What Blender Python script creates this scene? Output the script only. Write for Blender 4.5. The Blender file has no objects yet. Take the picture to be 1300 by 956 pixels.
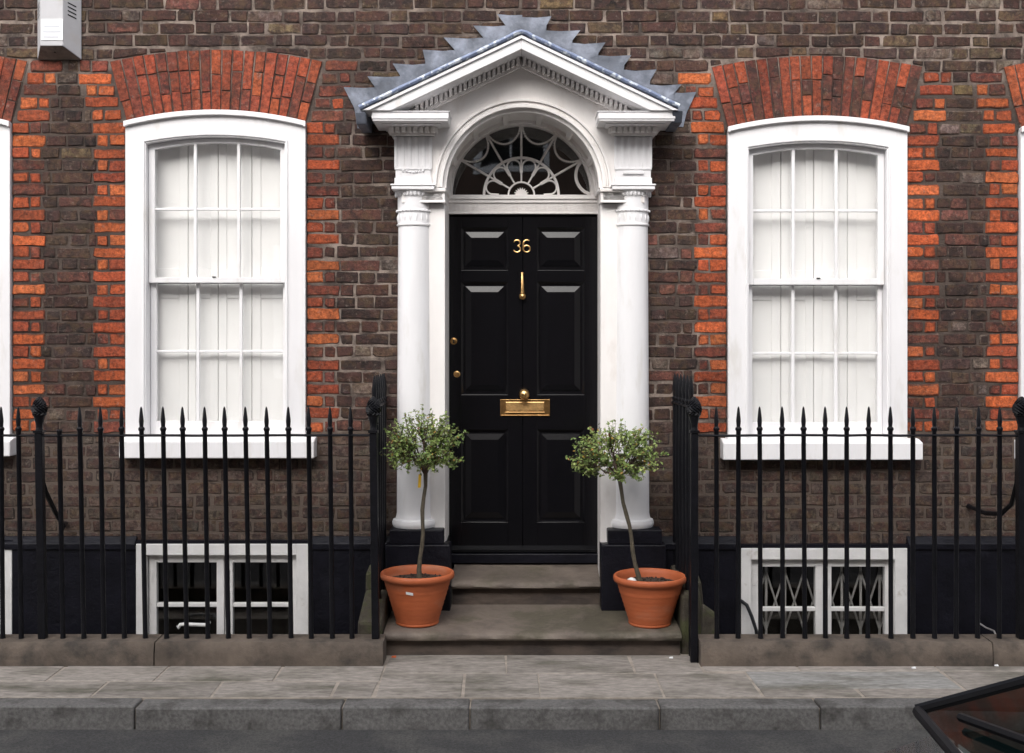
import bpy, bmesh, math, random
from mathutils import Vector, Matrix
R = math.radians
C = bpy.context.scene.collection
S = bpy.context.scene

# ------------------------------------------------------------------ camera, sky, sun, exposure
CAM_Y, EYE, FPX = -7.1, 1.77, 1480.0
cd = bpy.data.cameras.new('camera'); cam = bpy.data.objects.new('camera', cd); C.objects.link(cam)
cam.location = (0, CAM_Y, EYE); cam.rotation_euler = (R(90), 0, 0)
cd.sensor_width = 36; cd.lens = FPX/1300*36; cd.shift_y = -45/1300
cd.clip_start = .05; cd.clip_end = 500
S.camera = cam

SUN_EL, SUN_AZ = 39, 195          # overcast light from above the street, a little from the left
w = bpy.data.worlds.new('World'); S.world = w; w.use_nodes = True
nt = w.node_tree; nt.nodes.clear()
sky = nt.nodes.new('ShaderNodeTexSky'); sky.sky_type = 'NISHITA'; sky.sun_disc = False
sky.sun_elevation = R(SUN_EL); sky.sun_rotation = R(SUN_AZ); sky.dust_density = 3.0; sky.air_density = 1.0; sky.ozone_density = 1.0
hs = nt.nodes.new('ShaderNodeHueSaturation'); hs.inputs['Saturation'].default_value = .30
bg = nt.nodes.new('ShaderNodeBackground'); bg.inputs['Strength'].default_value = .15
ow = nt.nodes.new('ShaderNodeOutputWorld')
nt.links.new(sky.outputs[0], hs.inputs['Color']); nt.links.new(hs.outputs[0], bg.inputs[0]); nt.links.new(bg.outputs[0], ow.inputs[0])
sl = bpy.data.lights.new('sun', 'SUN'); sl.energy = 1.3; sl.angle = R(60); sl.color = (1, .965, .93)
so = bpy.data.objects.new('sun', sl); C.objects.link(so); so.location = (-3, -8, 14)
dirv = Vector((math.sin(R(SUN_AZ))*math.cos(R(SUN_EL)), math.cos(R(SUN_AZ))*math.cos(R(SUN_EL)), math.sin(R(SUN_EL))))
so.rotation_euler = dirv.to_track_quat('Z', 'Y').to_euler()
S.view_settings.view_transform = 'Standard'; S.view_settings.look = 'None'
S.view_settings.exposure = 1.05; S.view_settings.gamma = 1

def wx(px, y): return (px-650)*(y-CAM_Y)/FPX          # photo measurement -> metres at depth y
def wz(py, y): return EYE-(py-433)*(y-CAM_Y)/FPX

# ------------------------------------------------------------------ materials
def mat(name, col, rough=.5, metal=0, var=.12, scale=6, bump=0, bscale=60, spec=.5, col2=None, c2=(.5, .65), c2scale=3, attr=None, coat=0, stretch=None):
    m = bpy.data.materials.new(name); m.use_nodes = True
    t = m.node_tree; n = t.nodes; L = t.links
    b = n['Principled BSDF']; b.inputs['Roughness'].default_value = rough; b.inputs['Metallic'].default_value = metal
    b.inputs['Specular IOR Level'].default_value = spec; b.inputs['Coat Weight'].default_value = coat
    g = n.new('ShaderNodeNewGeometry'); pos = g.outputs['Position']
    if stretch:
        mp = n.new('ShaderNodeVectorMath'); mp.operation = 'MULTIPLY'; mp.inputs[1].default_value = stretch
        L.new(pos, mp.inputs[0]); pos = mp.outputs[0]
    def noise(sc, det=5, ro=.6):
        x = n.new('ShaderNodeTexNoise'); x.inputs['Scale'].default_value = sc; x.inputs['Detail'].default_value = det; x.inputs['Roughness'].default_value = ro
        L.new(pos, x.inputs['Vector']); return x.outputs['Fac']
    def ramp(f, lo, hi, a=0, bb=1):
        x = n.new('ShaderNodeMapRange'); x.inputs[1].default_value = lo; x.inputs[2].default_value = hi; x.inputs[3].default_value = a; x.inputs[4].default_value = bb
        L.new(f, x.inputs[0]); return x.outputs[0]
    def mix(f, a, c):
        x = n.new('ShaderNodeMix'); x.data_type = 'RGBA'
        for s, v in ((0, f), (6, a), (7, c)):
            if hasattr(v, 'links'): L.new(v, x.inputs[s])
            else: x.inputs[s].default_value = v if s == 0 else (*v[:3], 1)
        return x.outputs[2]
    if attr:
        a = n.new('ShaderNodeAttribute'); a.attribute_name = attr; base = a.outputs['Color']
    else: base = col
    if col2: base = mix(ramp(noise(c2scale), c2[0], c2[1]), base, col2)
    if var:
        x = n.new('ShaderNodeMix'); x.data_type = 'RGBA'; x.blend_type = 'MULTIPLY'; x.inputs[0].default_value = 1
        if hasattr(base, 'links'): L.new(base, x.inputs[6])
        else: x.inputs[6].default_value = (*base[:3], 1)
        f = ramp(noise(scale), .3, .7, 1-var, 1+var)
        cc = n.new('ShaderNodeCombineColor')
        for i in range(3): L.new(f, cc.inputs[i])
        L.new(cc.outputs[0], x.inputs[7]); base = x.outputs[2]
    if hasattr(base, 'links'): L.new(base, b.inputs['Base Color'])
    else: b.inputs['Base Color'].default_value = (*base[:3], 1)
    if bump:
        bp = n.new('ShaderNodeBump'); bp.inputs['Strength'].default_value = bump; bp.inputs['Distance'].default_value = .01
        L.new(noise(bscale, 6, .65), bp.inputs['Height']); L.new(bp.outputs[0], b.inputs['Normal'])
    m['mix'] = 1
    return m

M = {}
M['white'] = mat('white_gloss_paint', (.80, .79, .80), .38, var=.035, scale=4, bump=.10, bscale=25, stretch=(2.5, 2.5, .6), col2=(.69, .67, .65), c2=(.56, .72), c2scale=3.5)
M['white_old'] = mat('white_stone_paint', (.84, .81, .79), .5, var=.04, scale=5, bump=.15, bscale=30, stretch=(2, 2, .7), col2=(.70, .65, .61), c2=(.56, .74), c2scale=3)
M['white_worn'] = mat('worn_white_paint', (.72, .71, .70), .45, var=.08, scale=9, bump=.25, bscale=35, col2=(.5, .47, .43), c2=(.62, .75), c2scale=11)
M['shutter'] = mat('shutter_paint', (.90, .895, .89), .5, var=.03, scale=3)
M['door'] = mat('black_door_gloss', (.0042, .0040, .0052), .2, var=.2, scale=10, bump=.05, bscale=18, stretch=(6, 6, .6), spec=.32)
M['black'] = mat('black_masonry_paint', (.006, .006, .010), .42, var=.4, scale=7, bump=.6, bscale=30, col2=(.018, .018, .026), c2=(.6, .78), c2scale=5, spec=.22)
M['iron'] = mat('black_iron_paint', (.005, .005, .007), .42, var=.3, scale=20, bump=.25, bscale=90, col2=(.020, .014, .011), c2=(.66, .75), c2scale=14, spec=.22)
M['brass'] = mat('polished_brass', (.70, .43, .18), .30, metal=1, var=.25, scale=40)
M['brass_dark'] = mat('tarnished_brass', (.40, .23, .09), .38, metal=1, var=.3, scale=30)
M['hole'] = mat('keyhole_dark', (.004, .004, .004), .8, var=0)
M['lead'] = mat('weathered_lead', (.105, .118, .148), .42, metal=.2, var=.4, scale=7, bump=.45, bscale=12, col2=(.20, .22, .27), c2=(.46, .62), c2scale=6)
M['lead_edge'] = mat('chalky_lead_roll', (.17, .21, .32), .5, metal=.15, var=.25, scale=22, bump=.4, bscale=40, col2=(.55, .60, .66), c2=(.52, .6), c2scale=26)
M['step'] = mat('worn_step_stone', (.150, .121, .100), .75, var=.4, scale=5, bump=.4, bscale=50, col2=(.072, .062, .044), c2=(.47, .60), c2scale=2.6)
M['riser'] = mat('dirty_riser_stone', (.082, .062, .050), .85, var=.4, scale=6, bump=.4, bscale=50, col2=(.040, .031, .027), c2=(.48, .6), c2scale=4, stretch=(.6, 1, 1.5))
M['plinth'] = mat('dirty_plinth_stone', (.110, .086, .068), .85, var=.4, scale=5, bump=.6, bscale=45, col2=(.046, .038, .032), c2=(.48, .66), c2scale=6)
M['moss'] = mat('mossy_stone', (.062, .052, .038), .9, var=.45, scale=9, bump=.9, bscale=30, col2=(.042, .045, .018), c2=(.45, .6), c2scale=9)
M['slab'] = mat('york_stone', (.2, .18, .155), .8, var=.34, scale=26, bump=.5, bscale=60, stretch=(.6, 1.6, 1), attr='tint', col2=(.105, .097, .075), c2=(.47, .7), c2scale=3.5)
M['joint'] = mat('pavement_mortar', (.31, .27, .23), .9, var=.3, scale=12, bump=.5, bscale=70)
M['kerb'] = mat('granite_kerb', (.125, .12, .116), .75, var=.35, scale=60, col2=(.07, .066, .062), c2=(.5, .62), c2scale=5, bump=.3, bscale=120)
M['asphalt'] = mat('asphalt', (.045, .044, .045), .85, var=.45, scale=90, bump=.9, bscale=130, col2=(.075, .072, .068), c2=(.48, .62), c2scale=2.2)
M['floor'] = mat('area_floor', (.09, .085, .08), .85, var=.3, scale=6, bump=.4)
M['terra'] = mat('terracotta', (.42, .102, .034), .62, var=.16, scale=4, bump=.12, bscale=70, stretch=(1, 1, 3), col2=(.40, .15, .08), c2=(.55, .72), c2scale=2.2)
M['soil'] = mat('potting_soil', (.045, .03, .022), .95, var=.5, scale=60, bump=1, bscale=90)
M['bark'] = mat('bark', (.085, .07, .048), .85, var=.3, scale=40, bump=.6, bscale=90)
M['leaf'] = mat('leaf', (.06, .1, .03), .45, var=.15, scale=30, attr='tint', spec=.4)
M['twig'] = mat('twig', (.07, .045, .03), .8, var=.3, scale=50)
M['yellow'] = mat('yellow_plastic', (.70, .42, .02), .5, var=.05)
M['plastic'] = mat('grey_white_plastic', (.46, .455, .47), .45, var=.05, scale=10, col2=(.45, .42, .40), c2=(.6, .8), c2scale=8)
M['brown_blotch'] = mat('blotched_brown_plastic', (.20, .175, .15), .7, var=.3, scale=14, col2=(.08, .07, .06), c2=(.5, .65), c2scale=12)  # blotched brown plastic, darker than the alarm case, for its underside
M['paper'] = mat('white_label', (.76, .76, .77), .5, var=.01)
M['grey_print'] = mat('faded_print', (.50, .51, .56), .6, var=.05)
M['orange'] = mat('orange_scrap', (.6, .12, .03), .6, var=.1)
M['pebble'] = mat('pale_pebble', (.72, .72, .70), .5, var=.06, scale=30)
M['grille'] = mat('galvanised_grille', (.42, .41, .40), .45, metal=.3, var=.15, scale=30)
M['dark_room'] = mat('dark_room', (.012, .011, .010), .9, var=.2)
M['cable'] = mat('black_cable', (.015, .016, .02), .4, var=.1)
M['car'] = mat('dark_car_paint', (.012, .013, .022), .25, var=.05, coat=1)
M['rubber'] = mat('black_rubber', (.006, .006, .008), .5, var=.15, spec=.2)
M['rim'] = mat('alloy', (.55, .55, .57), .3, metal=1, var=.05)
M['lamp'] = mat('lamp_lens', (.65, .67, .7), .12, var=.02)
M['seat'] = mat('grey_seat_cloth', (.10, .13, .13), .8, var=.1)
M['far_brick'] = mat('street_brick', (.13, .085, .065), .85, var=.3, scale=3, bump=.3)

def glass(name, refl=1.0, tint=(.99, .99, .985), wob=.02, rough=.02):
    m = bpy.data.materials.new(name); m.use_nodes = True
    t = m.node_tree; n = t.nodes; L = t.links; n.clear()
    tr = n.new('ShaderNodeBsdfTransparent'); tr.inputs[0].default_value = (*tint, 1)
    gl = n.new('ShaderNodeBsdfGlossy'); gl.inputs['Roughness'].default_value = rough
    lw = n.new('ShaderNodeLayerWeight'); lw.inputs['Blend'].default_value = .5      # facing = 1-|cos|, same from either side
    pw = n.new('ShaderNodeMath'); pw.operation = 'POWER'; pw.inputs[1].default_value = 5
    mu = n.new('ShaderNodeMath'); mu.operation = 'MULTIPLY_ADD'; mu.inputs[1].default_value = .95; mu.inputs[2].default_value = .025*refl; mu.use_clamp = True
    mx = n.new('ShaderNodeMixShader'); o = n.new('ShaderNodeOutputMaterial')
    g = n.new('ShaderNodeNewGeometry'); no = n.new('ShaderNodeTexNoise'); no.inputs['Scale'].default_value = 3; no.inputs['Detail'].default_value = 1
    bp = n.new('ShaderNodeBump'); bp.inputs['Strength'].default_value = wob*10; bp.inputs['Distance'].default_value = .005
    L.new(g.outputs['Position'], no.inputs['Vector']); L.new(no.outputs['Fac'], bp.inputs['Height'])
    L.new(bp.outputs[0], gl.inputs['Normal'])
    L.new(lw.outputs['Facing'], pw.inputs[0]); L.new(pw.outputs[0], mu.inputs[0]); L.new(mu.outputs[0], mx.inputs[0]); L.new(tr.outputs[0], mx.inputs[1]); L.new(gl.outputs[0], mx.inputs[2]); L.new(mx.outputs[0], o.inputs[0])
    return m
M['glass'] = glass('old_window_glass', 2.0, wob=.015)
M['fan_glass'] = glass('fanlight_glass', 4.0)
M['car_glass'] = glass('tinted_car_glass', 2.6, (.16, .22, .22), 0, .06)

def brick_material():
    m = bpy.data.materials.new('old_brick'); m.use_nodes = True
    t = m.node_tree; n = t.nodes; L = t.links; b = n['Principled BSDF']
    b.inputs['Roughness'].default_value = .86; b.inputs['Specular IOR Level'].default_value = .3
    g = n.new('ShaderNodeNewGeometry'); a = n.new('ShaderNodeAttribute'); a.attribute_name = 'tint'
    def noise(sc, det, ro=.6):
        x = n.new('ShaderNodeTexNoise'); x.inputs['Scale'].default_value = sc; x.inputs['Detail'].default_value = det; x.inputs['Roughness'].default_value = ro
        L.new(g.outputs['Position'], x.inputs['Vector']); return x.outputs['Fac']
    def rng(f, lo, hi, p, q):
        x = n.new('ShaderNodeMapRange'); x.inputs[1].default_value = lo; x.inputs[2].default_value = hi; x.inputs[3].default_value = p; x.inputs[4].default_value = q
        L.new(f, x.inputs[0]); return x.outputs[0]
    def mix(f, p, q, mode='MIX'):
        x = n.new('ShaderNodeMix'); x.data_type = 'RGBA'; x.blend_type = mode
        for s, v in ((0, f), (6, p), (7, q)):
            if hasattr(v, 'links'): L.new(v, x.inputs[s])
            else: x.inputs[s].default_value = v if s == 0 else (*v, 1)
        return x.outputs[2]
    f1 = rng(noise(38, 8, .8), .38, .62, .42, 1.5)
    cc = n.new('ShaderNodeCombineColor'); [L.new(f1, cc.inputs[i]) for i in range(3)]
    c = mix(1.0, a.outputs['Color'], cc.outputs[0], 'MULTIPLY')
    f2 = rng(noise(1.1, 5, .65), .38, .62, .66, 1.16)
    c2 = n.new('ShaderNodeCombineColor'); [L.new(f2, c2.inputs[i]) for i in range(3)]
    c = mix(1.0, c, c2.outputs[0], 'MULTIPLY')
    sr = n.new('ShaderNodeSeparateColor'); L.new(a.outputs['Color'], sr.inputs[0])
    stock = rng(sr.outputs[0], .14, .24, 1, .12)                                     # stock bricks are blotchier than the red rubbers
    def part(f):
        x = n.new('ShaderNodeMath'); x.operation = 'MULTIPLY'; L.new(f, x.inputs[0]); L.new(stock, x.inputs[1]); return x.outputs[0]
    c = mix(part(rng(noise(13, 4, .55), .50, .60, 0, .55)), c, (.092, .055, .030))    # straw burns
    c = mix(part(rng(noise(16.7, 4, .55), .49, .58, 0, .65)), c, (.068, .033, .028))   # plum patches
    sx = n.new('ShaderNodeMath'); sx.operation = 'MULTIPLY_ADD'; sx.inputs[1].default_value = .75; sx.inputs[2].default_value = .25; L.new(stock, sx.inputs[0])
    so_ = n.new('ShaderNodeMath'); so_.operation = 'MULTIPLY'; L.new(sx.outputs[0], so_.inputs[0]); L.new(rng(noise(15, 7, .7), .49, .60, 0, .8), so_.inputs[1])
    c = mix(so_.outputs[0], c, (.030, .020, .018))         # soot
    c = mix(rng(noise(27, 8, .8), .565, .66, 0, .6), c, (.235, .185, .158))             # lime smears
    L.new(c, b.inputs['Base Color'])
    bp = n.new('ShaderNodeBump'); bp.inputs['Strength'].default_value = .9; bp.inputs['Distance'].default_value = .009
    L.new(noise(60, 8, .7), bp.inputs['Height']); L.new(bp.outputs[0], b.inputs['Normal'])
    return m
M['brick'] = brick_material()

def mortar_material():
    m = bpy.data.materials.new('lime_mortar'); m.use_nodes = True
    t = m.node_tree; n = t.nodes; L = t.links; b = n['Principled BSDF']; b.inputs['Roughness'].default_value = .95
    g = n.new('ShaderNodeNewGeometry'); sp = n.new('ShaderNodeSeparateXYZ'); L.new(g.outputs['Position'], sp.inputs[0])
    def noise(sc, det=5, ro=.65):
        x = n.new('ShaderNodeTexNoise'); x.inputs['Scale'].default_value = sc; x.inputs['Detail'].default_value = det; x.inputs['Roughness'].default_value = ro
        L.new(g.outputs['Position'], x.inputs['Vector']); return x.outputs['Fac']
    def rng(f, lo, hi, p=0, q=1):
        x = n.new('ShaderNodeMapRange'); x.inputs[1].default_value = lo; x.inputs[2].default_value = hi; x.inputs[3].default_value = p; x.inputs[4].default_value = q
        L.new(f, x.inputs[0]); return x.outputs[0]
    def mix(f, p, q):
        x = n.new('ShaderNodeMix'); x.data_type = 'RGBA'
        for s, v in ((0, f), (6, p), (7, q)):
            if hasattr(v, 'links'): L.new(v, x.inputs[s])
            else: x.inputs[s].default_value = (*v, 1)
        return x.outputs[2]
    c = mix(rng(noise(6), .38, .60), (.058, .044, .037), (.29, .232, .195))
    c = mix(rng(noise(1.3, 3), .46, .60), c, (.068, .050, .041))
    ab = n.new('ShaderNodeMath'); ab.operation = 'ABSOLUTE'; L.new(sp.outputs['X'], ab.inputs[0])
    mu = n.new('ShaderNodeMath'); mu.operation = 'MULTIPLY'; L.new(rng(ab.outputs[0], 1.15, 1.3), mu.inputs[0]); L.new(rng(sp.outputs['Z'], 3.45, 3.25), mu.inputs[1])
    c = mix(mu.outputs[0], c, mix(rng(noise(5), .40, .66), (.045, .032, .026), (.098, .073, .060)))   # darker pointing in the window piers
    ad = n.new('ShaderNodeMath'); ad.operation = 'MULTIPLY_ADD'; ad.inputs[1].default_value = .35
    L.new(noise(4), ad.inputs[0]); L.new(sp.outputs['Z'], ad.inputs[2])
    c = mix(rng(ad.outputs[0], 1.36, 1.50, 1, 0), c, (.100, .075, .060))             # splash-back grime under the sills
    L.new(c, b.inputs['Base Color'])
    bp = n.new('ShaderNodeBump'); bp.inputs['Strength'].default_value = .9; bp.inputs['Distance'].default_value = .008
    L.new(noise(70, 6, .7), bp.inputs['Height']); L.new(bp.outputs[0], b.inputs['Normal'])
    return m
M['mortar'] = mortar_material()

# ------------------------------------------------------------------ mesh helpers
WL = {}                                            # world location of every object made here
class MB:
    def __init__(s): s.v = []; s.f = []; s.c = []; s.col = None
    def add(s, vs, fs):
        o = len(s.v); s.v += [tuple(p) for p in vs]; s.f += [tuple(i+o for i in f) for f in fs]; s.c += [s.col]*len(fs); return s
    def box(s, x0, x1, y0, y1, z0, z1):
        return s.add([(x0,y0,z0),(x1,y0,z0),(x1,y1,z0),(x0,y1,z0),(x0,y0,z1),(x1,y0,z1),(x1,y1,z1),(x0,y1,z1)],
              [(0,1,5,4),(1,2,6,5),(2,3,7,6),(3,0,4,7),(4,5,6,7),(3,2,1,0)])
    def hexa(s, p): return s.add(p, [(0,1,5,4),(1,2,6,5),(2,3,7,6),(3,0,4,7),(4,5,6,7),(3,2,1,0)])
    def prism(s, poly, y0, y1):                    # XZ polygon pushed along Y
        n = len(poly); vs = [(x,y0,z) for x,z in poly]+[(x,y1,z) for x,z in poly]
        return s.add(vs, [tuple(range(n)), tuple(range(2*n-1, n-1, -1))]+[(i,(i+1)%n,n+(i+1)%n,n+i) for i in range(n)])
    def xprism(s, poly, x0, x1):                   # YZ polygon pushed along X
        n = len(poly); vs = [(x0,y,z) for y,z in poly]+[(x1,y,z) for y,z in poly]
        return s.add(vs, [tuple(range(n)), tuple(range(2*n-1, n-1, -1))]+[(i,(i+1)%n,n+(i+1)%n,n+i) for i in range(n)])
    def ring(s, a, b, y0, y1):                     # strip between two XZ outlines, with thickness
        n = len(a); vs = [(x,y0,z) for x,z in a]+[(x,y0,z) for x,z in b]+[(x,y1,z) for x,z in a]+[(x,y1,z) for x,z in b]
        fs = []
        for i in range(n-1):
            fs += [(i,i+1,n+i+1,n+i),(2*n+i+1,2*n+i,3*n+i,3*n+i+1),(i+1,i,2*n+i,2*n+i+1),(n+i,n+i+1,3*n+i+1,3*n+i)]
        fs += [(0,n,3*n,2*n),(n-1,2*n-1,4*n-1,3*n-1)]
        return s.add(vs, fs)
    def lathe(s, prof, c=(0,0,0), seg=24, fn=None, caps=True):
        vs = []; fs = []; n = len(prof)
        for j,(r,z) in enumerate(prof):
            for i in range(seg):
                a = 2*math.pi*i/seg; k = fn(i,j) if fn else 1
                vs.append((c[0]+r*k*math.cos(a), c[1]+r*k*math.sin(a), c[2]+z))
        for j in range(n-1):
            for i in range(seg):
                i2 = (i+1)%seg; fs.append((j*seg+i, j*seg+i2, (j+1)*seg+i2, (j+1)*seg+i))
        if caps: fs += [tuple(range(seg-1,-1,-1)), tuple(range((n-1)*seg, n*seg))]
        return s.add(vs, fs)
    def tube(s, pts, r, seg=8, caps=True, flat=1.0):
        pts = [Vector(p) for p in pts]; n = len(pts); rr = r if isinstance(r, (list, tuple)) else [r]*n
        t = (pts[1]-pts[0]).normalized(); up = Vector((0,0,1)) if abs(t.z) < .9 else Vector((1,0,0))
        nx = t.cross(up).normalized(); vs = []; fs = []
        for i in range(n):
            t = (pts[min(i+1,n-1)]-pts[max(i-1,0)]).normalized()
            nx = (nx-t*nx.dot(t)).normalized(); ny = t.cross(nx)
            for k in range(seg):
                a = 2*math.pi*k/seg; vs.append(pts[i]+nx*math.cos(a)*rr[i]*flat+ny*math.sin(a)*rr[i])
        for i in range(n-1):
            for k in range(seg): k2 = (k+1)%seg; fs.append((i*seg+k, i*seg+k2, (i+1)*seg+k2, (i+1)*seg+k))
        if caps: fs += [tuple(range(seg-1,-1,-1)), tuple(range((n-1)*seg, n*seg))]
        return s.add(vs, fs)
    def brick(s, poly, y, depth=.03, ins=.0035, edge=None):    # worn brick: face with softened edge, sides, no back
        n = len(poly); cx = sum(p[0] for p in poly)/n; cz = sum(p[1] for p in poly)/n
        f = []
        for x, z in poly:
            dx, dz = cx-x, cz-z
            f.append((x+math.copysign(min(ins, abs(dx)*.5), dx), y, z+math.copysign(min(ins, abs(dz)*.5), dz)))
        vs = f+[(x,y+.0028,z) for x,z in poly]+[(x,y+depth,z) for x,z in poly]
        fs = [tuple(range(n))]; c0 = s.col
        s.add(vs, fs); o = len(s.v)-3*n
        if c0: k = edge if edge is not None else .62; s.col = (k[0]*.8+c0[0]*.2, k[1]*.8+c0[1]*.2, k[2]*.8+c0[2]*.2) if isinstance(k, tuple) else tuple(q*k+.010*(1-k) for q in c0)   # grimy arris
        for i in range(n):
            j = (i+1)%n
            for f_ in ((n+i,n+j,j,i),(2*n+i,2*n+j,n+j,n+i)): s.f.append(tuple(q+o for q in f_)); s.c.append(s.col)
        s.col = c0
        return s
    def build(s, name, m, parent=None, origin=None, smooth=False, bevel=0, sharp=32, recalc=True):
        me = bpy.data.meshes.new(name)
        if origin is None:
            xs, ys, zs = zip(*s.v); origin = ((min(xs)+max(xs))/2, (min(ys)+max(ys))/2, min(zs))
        o0 = Vector(origin)
        me.from_pydata([Vector(p)-o0 for p in s.v], [], s.f)
        if any(c is not None for c in s.c):
            at = me.color_attributes.new('tint', 'FLOAT_COLOR', 'CORNER'); buf = []
            for p, c in zip(me.polygons, s.c): buf += [*(c or (.5,.5,.5)), 1.0]*p.loop_total
            at.data.foreach_set('color', buf)
        if recalc or smooth:
            bm = bmesh.new(); bm.from_mesh(me)
            if recalc: bmesh.ops.recalc_face_normals(bm, faces=bm.faces)
            if smooth:
                for f in bm.faces: f.smooth = True
                for e in bm.edges:
                    if len(e.link_faces) == 2 and e.calc_face_angle(0) > R(sharp): e.smooth = False
            bm.to_mesh(me); bm.free()
        me.materials.append(m)
        o = bpy.data.objects.new(name, me); C.objects.link(o)
        if parent: o.parent = parent; o.location = o0-WL[parent.name]
        else: o.location = o0
        WL[o.name] = o0
        if bevel:
            md = o.modifiers.new('bevel', 'BEVEL'); md.width = bevel; md.segments = 2; md.limit_method = 'ANGLE'; md.angle_limit = R(35)
        return o
def tag(o, label, cat, group=None, kind=None):
    o['label'] = label; o['category'] = cat
    if group: o['group'] = group
    if kind: o['kind'] = kind
    return o
def thing(name, loc, label, cat, group=None):
    o = bpy.data.objects.new(name, None); C.objects.link(o); o.location = loc; WL[o.name] = Vector(loc); o.empty_display_size = .1
    return tag(o, label, cat, group)
def structure(o): o['kind'] = 'structure'; return o
def outline(xl, xr, zb, zs, rise, n=18):
    m, h = (xl+xr)/2, (xr-xl)/2; p = [(xl, zb)]
    for i in range(n+1): u = -1+2*i/n; p.append((m+u*h, zs+rise*(1-u*u)))
    return p+[(xr, zb)]
def circ(cx, cz, r, a0, a1, n=32): return [(cx+r*math.cos(R(a0+(a1-a0)*i/n)), cz+r*math.sin(R(a0+(a1-a0)*i/n))) for i in range(n+1)]

# ------------------------------------------------------------------ ground
pv = structure(MB().box(-6, 6, -1.3, -.30, -.12, -.004).build('pavement', M['joint']))
rd = structure(MB().box(-60, 60, -6.3, -1.44, -.3, -.115).build('road', M['asphalt']))
structure(MB().box(-60, 60, -60, -6.45, -.4, -.02).build('opposite_pavement', M['joint']))
structure(MB().box(-60, -6, -1.3, -.30, -.12, -.008).build('pavement', M['slab']))
structure(MB().box(6, 60, -1.3, -.30, -.12, -.008).build('pavement', M['slab']))
kb = structure(MB().box(-60, 60, -1.42, -1.31, -.3, -.02).build('kerb', M['joint']))
kb2 = structure(MB().box(-60, 60, -6.44, -6.31, -.3, -.005).build('kerb', M['kerb']))
rnd = random.Random(5)
x = -6.0
while x < 6:
    L_ = rnd.uniform(.62, 1.05); j = lambda: rnd.uniform(-.005, .005); z = -.006+rnd.uniform(-.004, .003)
    MB().hexa([(x+.004, -1.447+j(), -.14), (x+L_-.004, -1.447+j(), -.14), (x+L_-.004, -1.302, -.14), (x+.004, -1.302, -.14), (x+.004, -1.442+j(), z+j()*.5), (x+L_-.004, -1.442+j(), z+j()*.5), (x+L_-.004, -1.302, z), (x+.004, -1.302, z)]).build('kerb_stone', M['kerb'], kb, bevel=.009); x += L_
def slab(x0, x1, y0, y1, col=None, h=0):
    g = .007; m = MB(); k = rnd.uniform(.85, 1.15); m.col = col or (.255*k, .228*k, .204*k)
    j = lambda: rnd.uniform(-.006, .006)
    z = h+rnd.uniform(-.0015, .0015)
    p = [(x0+g+j(), y0+g), (x1-g+j(), y0+g), (x1-g+j(), y1-g), (x0+g+j(), y1-g)]
    m.hexa([(a, b, -.05) for a, b in p]+[(a, b, z) for a, b in p]).build('paving_slab', M['slab'], pv, bevel=.004)
def row(xs, y0, y1, **k):
    for a, b in zip(xs, xs[1:]): slab(a, b, y0, y1, **k)
row([-5.6, -4.9, -4.25, -3.6, -3.0, -2.426, -1.867, -1.245, -.690], -1.03, -.745)
row([-5.6, -5.2, -4.5, -3.9, -3.3, -2.7, -2.1, -1.5, -.9, -.69], -1.3, -1.03)
row([-.69, -.03, .655, 1.03], -.885, -.52)
row([-.69, -.25, .14, .76, 1.25], -1.3, -.885)
row([1.03, 1.55, 2.30, 2.95, 3.6, 4.3, 5.0, 5.6], -.845, -.745)
slab(1.25, 2.30, -1.16, -.845, (.27, .262, .25))
row([1.25, 1.75, 2.30], -1.3, -1.16)
row([2.30, 2.95, 3.6, 4.3, 5.0, 5.6], -1.3, -.845)
# lightwell between plinth and wall
ar = structure(MB().box(-6, 6, -.58, 1.2, -2.2, -2.05).build('basement_area_floor', M['floor']))
structure(MB().box(-6, 6, -.60, -.57, -2.05, -.01).build('basement_area_retaining_wall', M['black']))

# ------------------------------------------------------------------ house
house = thing('terraced_house', (0, 0, 0), 'old dark brick house front with white doorcase, black front door and red-arched sash windows', 'house')
rb = random.Random(11)
D = 0.0                                            # wall face
def WX(p): return wx(p, D)
def WZ(p): return wz(p, D)
WINS = []                                          # xl xr (frame), zs (spring), rise, z sill top, sill x0 x1 z0 z1
def win(xl, xr, ysp, ycr, s0, s1, sy0, sy1): WINS.append(dict(xl=WX(xl), xr=WX(xr), zs=WZ(ysp), rise=WZ(ycr)-WZ(ysp), zb=WZ(sy0-1), s0=WX(s0), s1=WX(s1), sz0=WZ(sy1), sz1=WZ(sy0)))
win(-213, 14.5, 156, 142, -216, 21, 556, 577.5)
win(160.5, 388.5, 156, 142, 157.5, 402, 556, 580)
win(923.6, 1150.6, 163, 149.5, 914.5, 1165, 558, 582)
win(1294, 1521, 163, 149.5, 1288, 1531, 560, 583)
for q in WINS: q['xm'] = (q['xl']+q['xr'])/2; q['hw'] = (q['xr']-q['xl'])/2
AH = (WZ(64)-WZ(142)); AW = 21/208.45             # brick arch height, spread at the top on either side
def arch_low(q, u): return q['zs']+.004+q['rise']*(1-u*u)
def arch_top(q, u): return q['zs']+.004+AH-.0+.0+q['rise']*1.05*(1-u*u)-.005
WT, WBASE = 4.75, .50
WALL_X0, WALL_X1 = -5.2, 5.2
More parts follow.
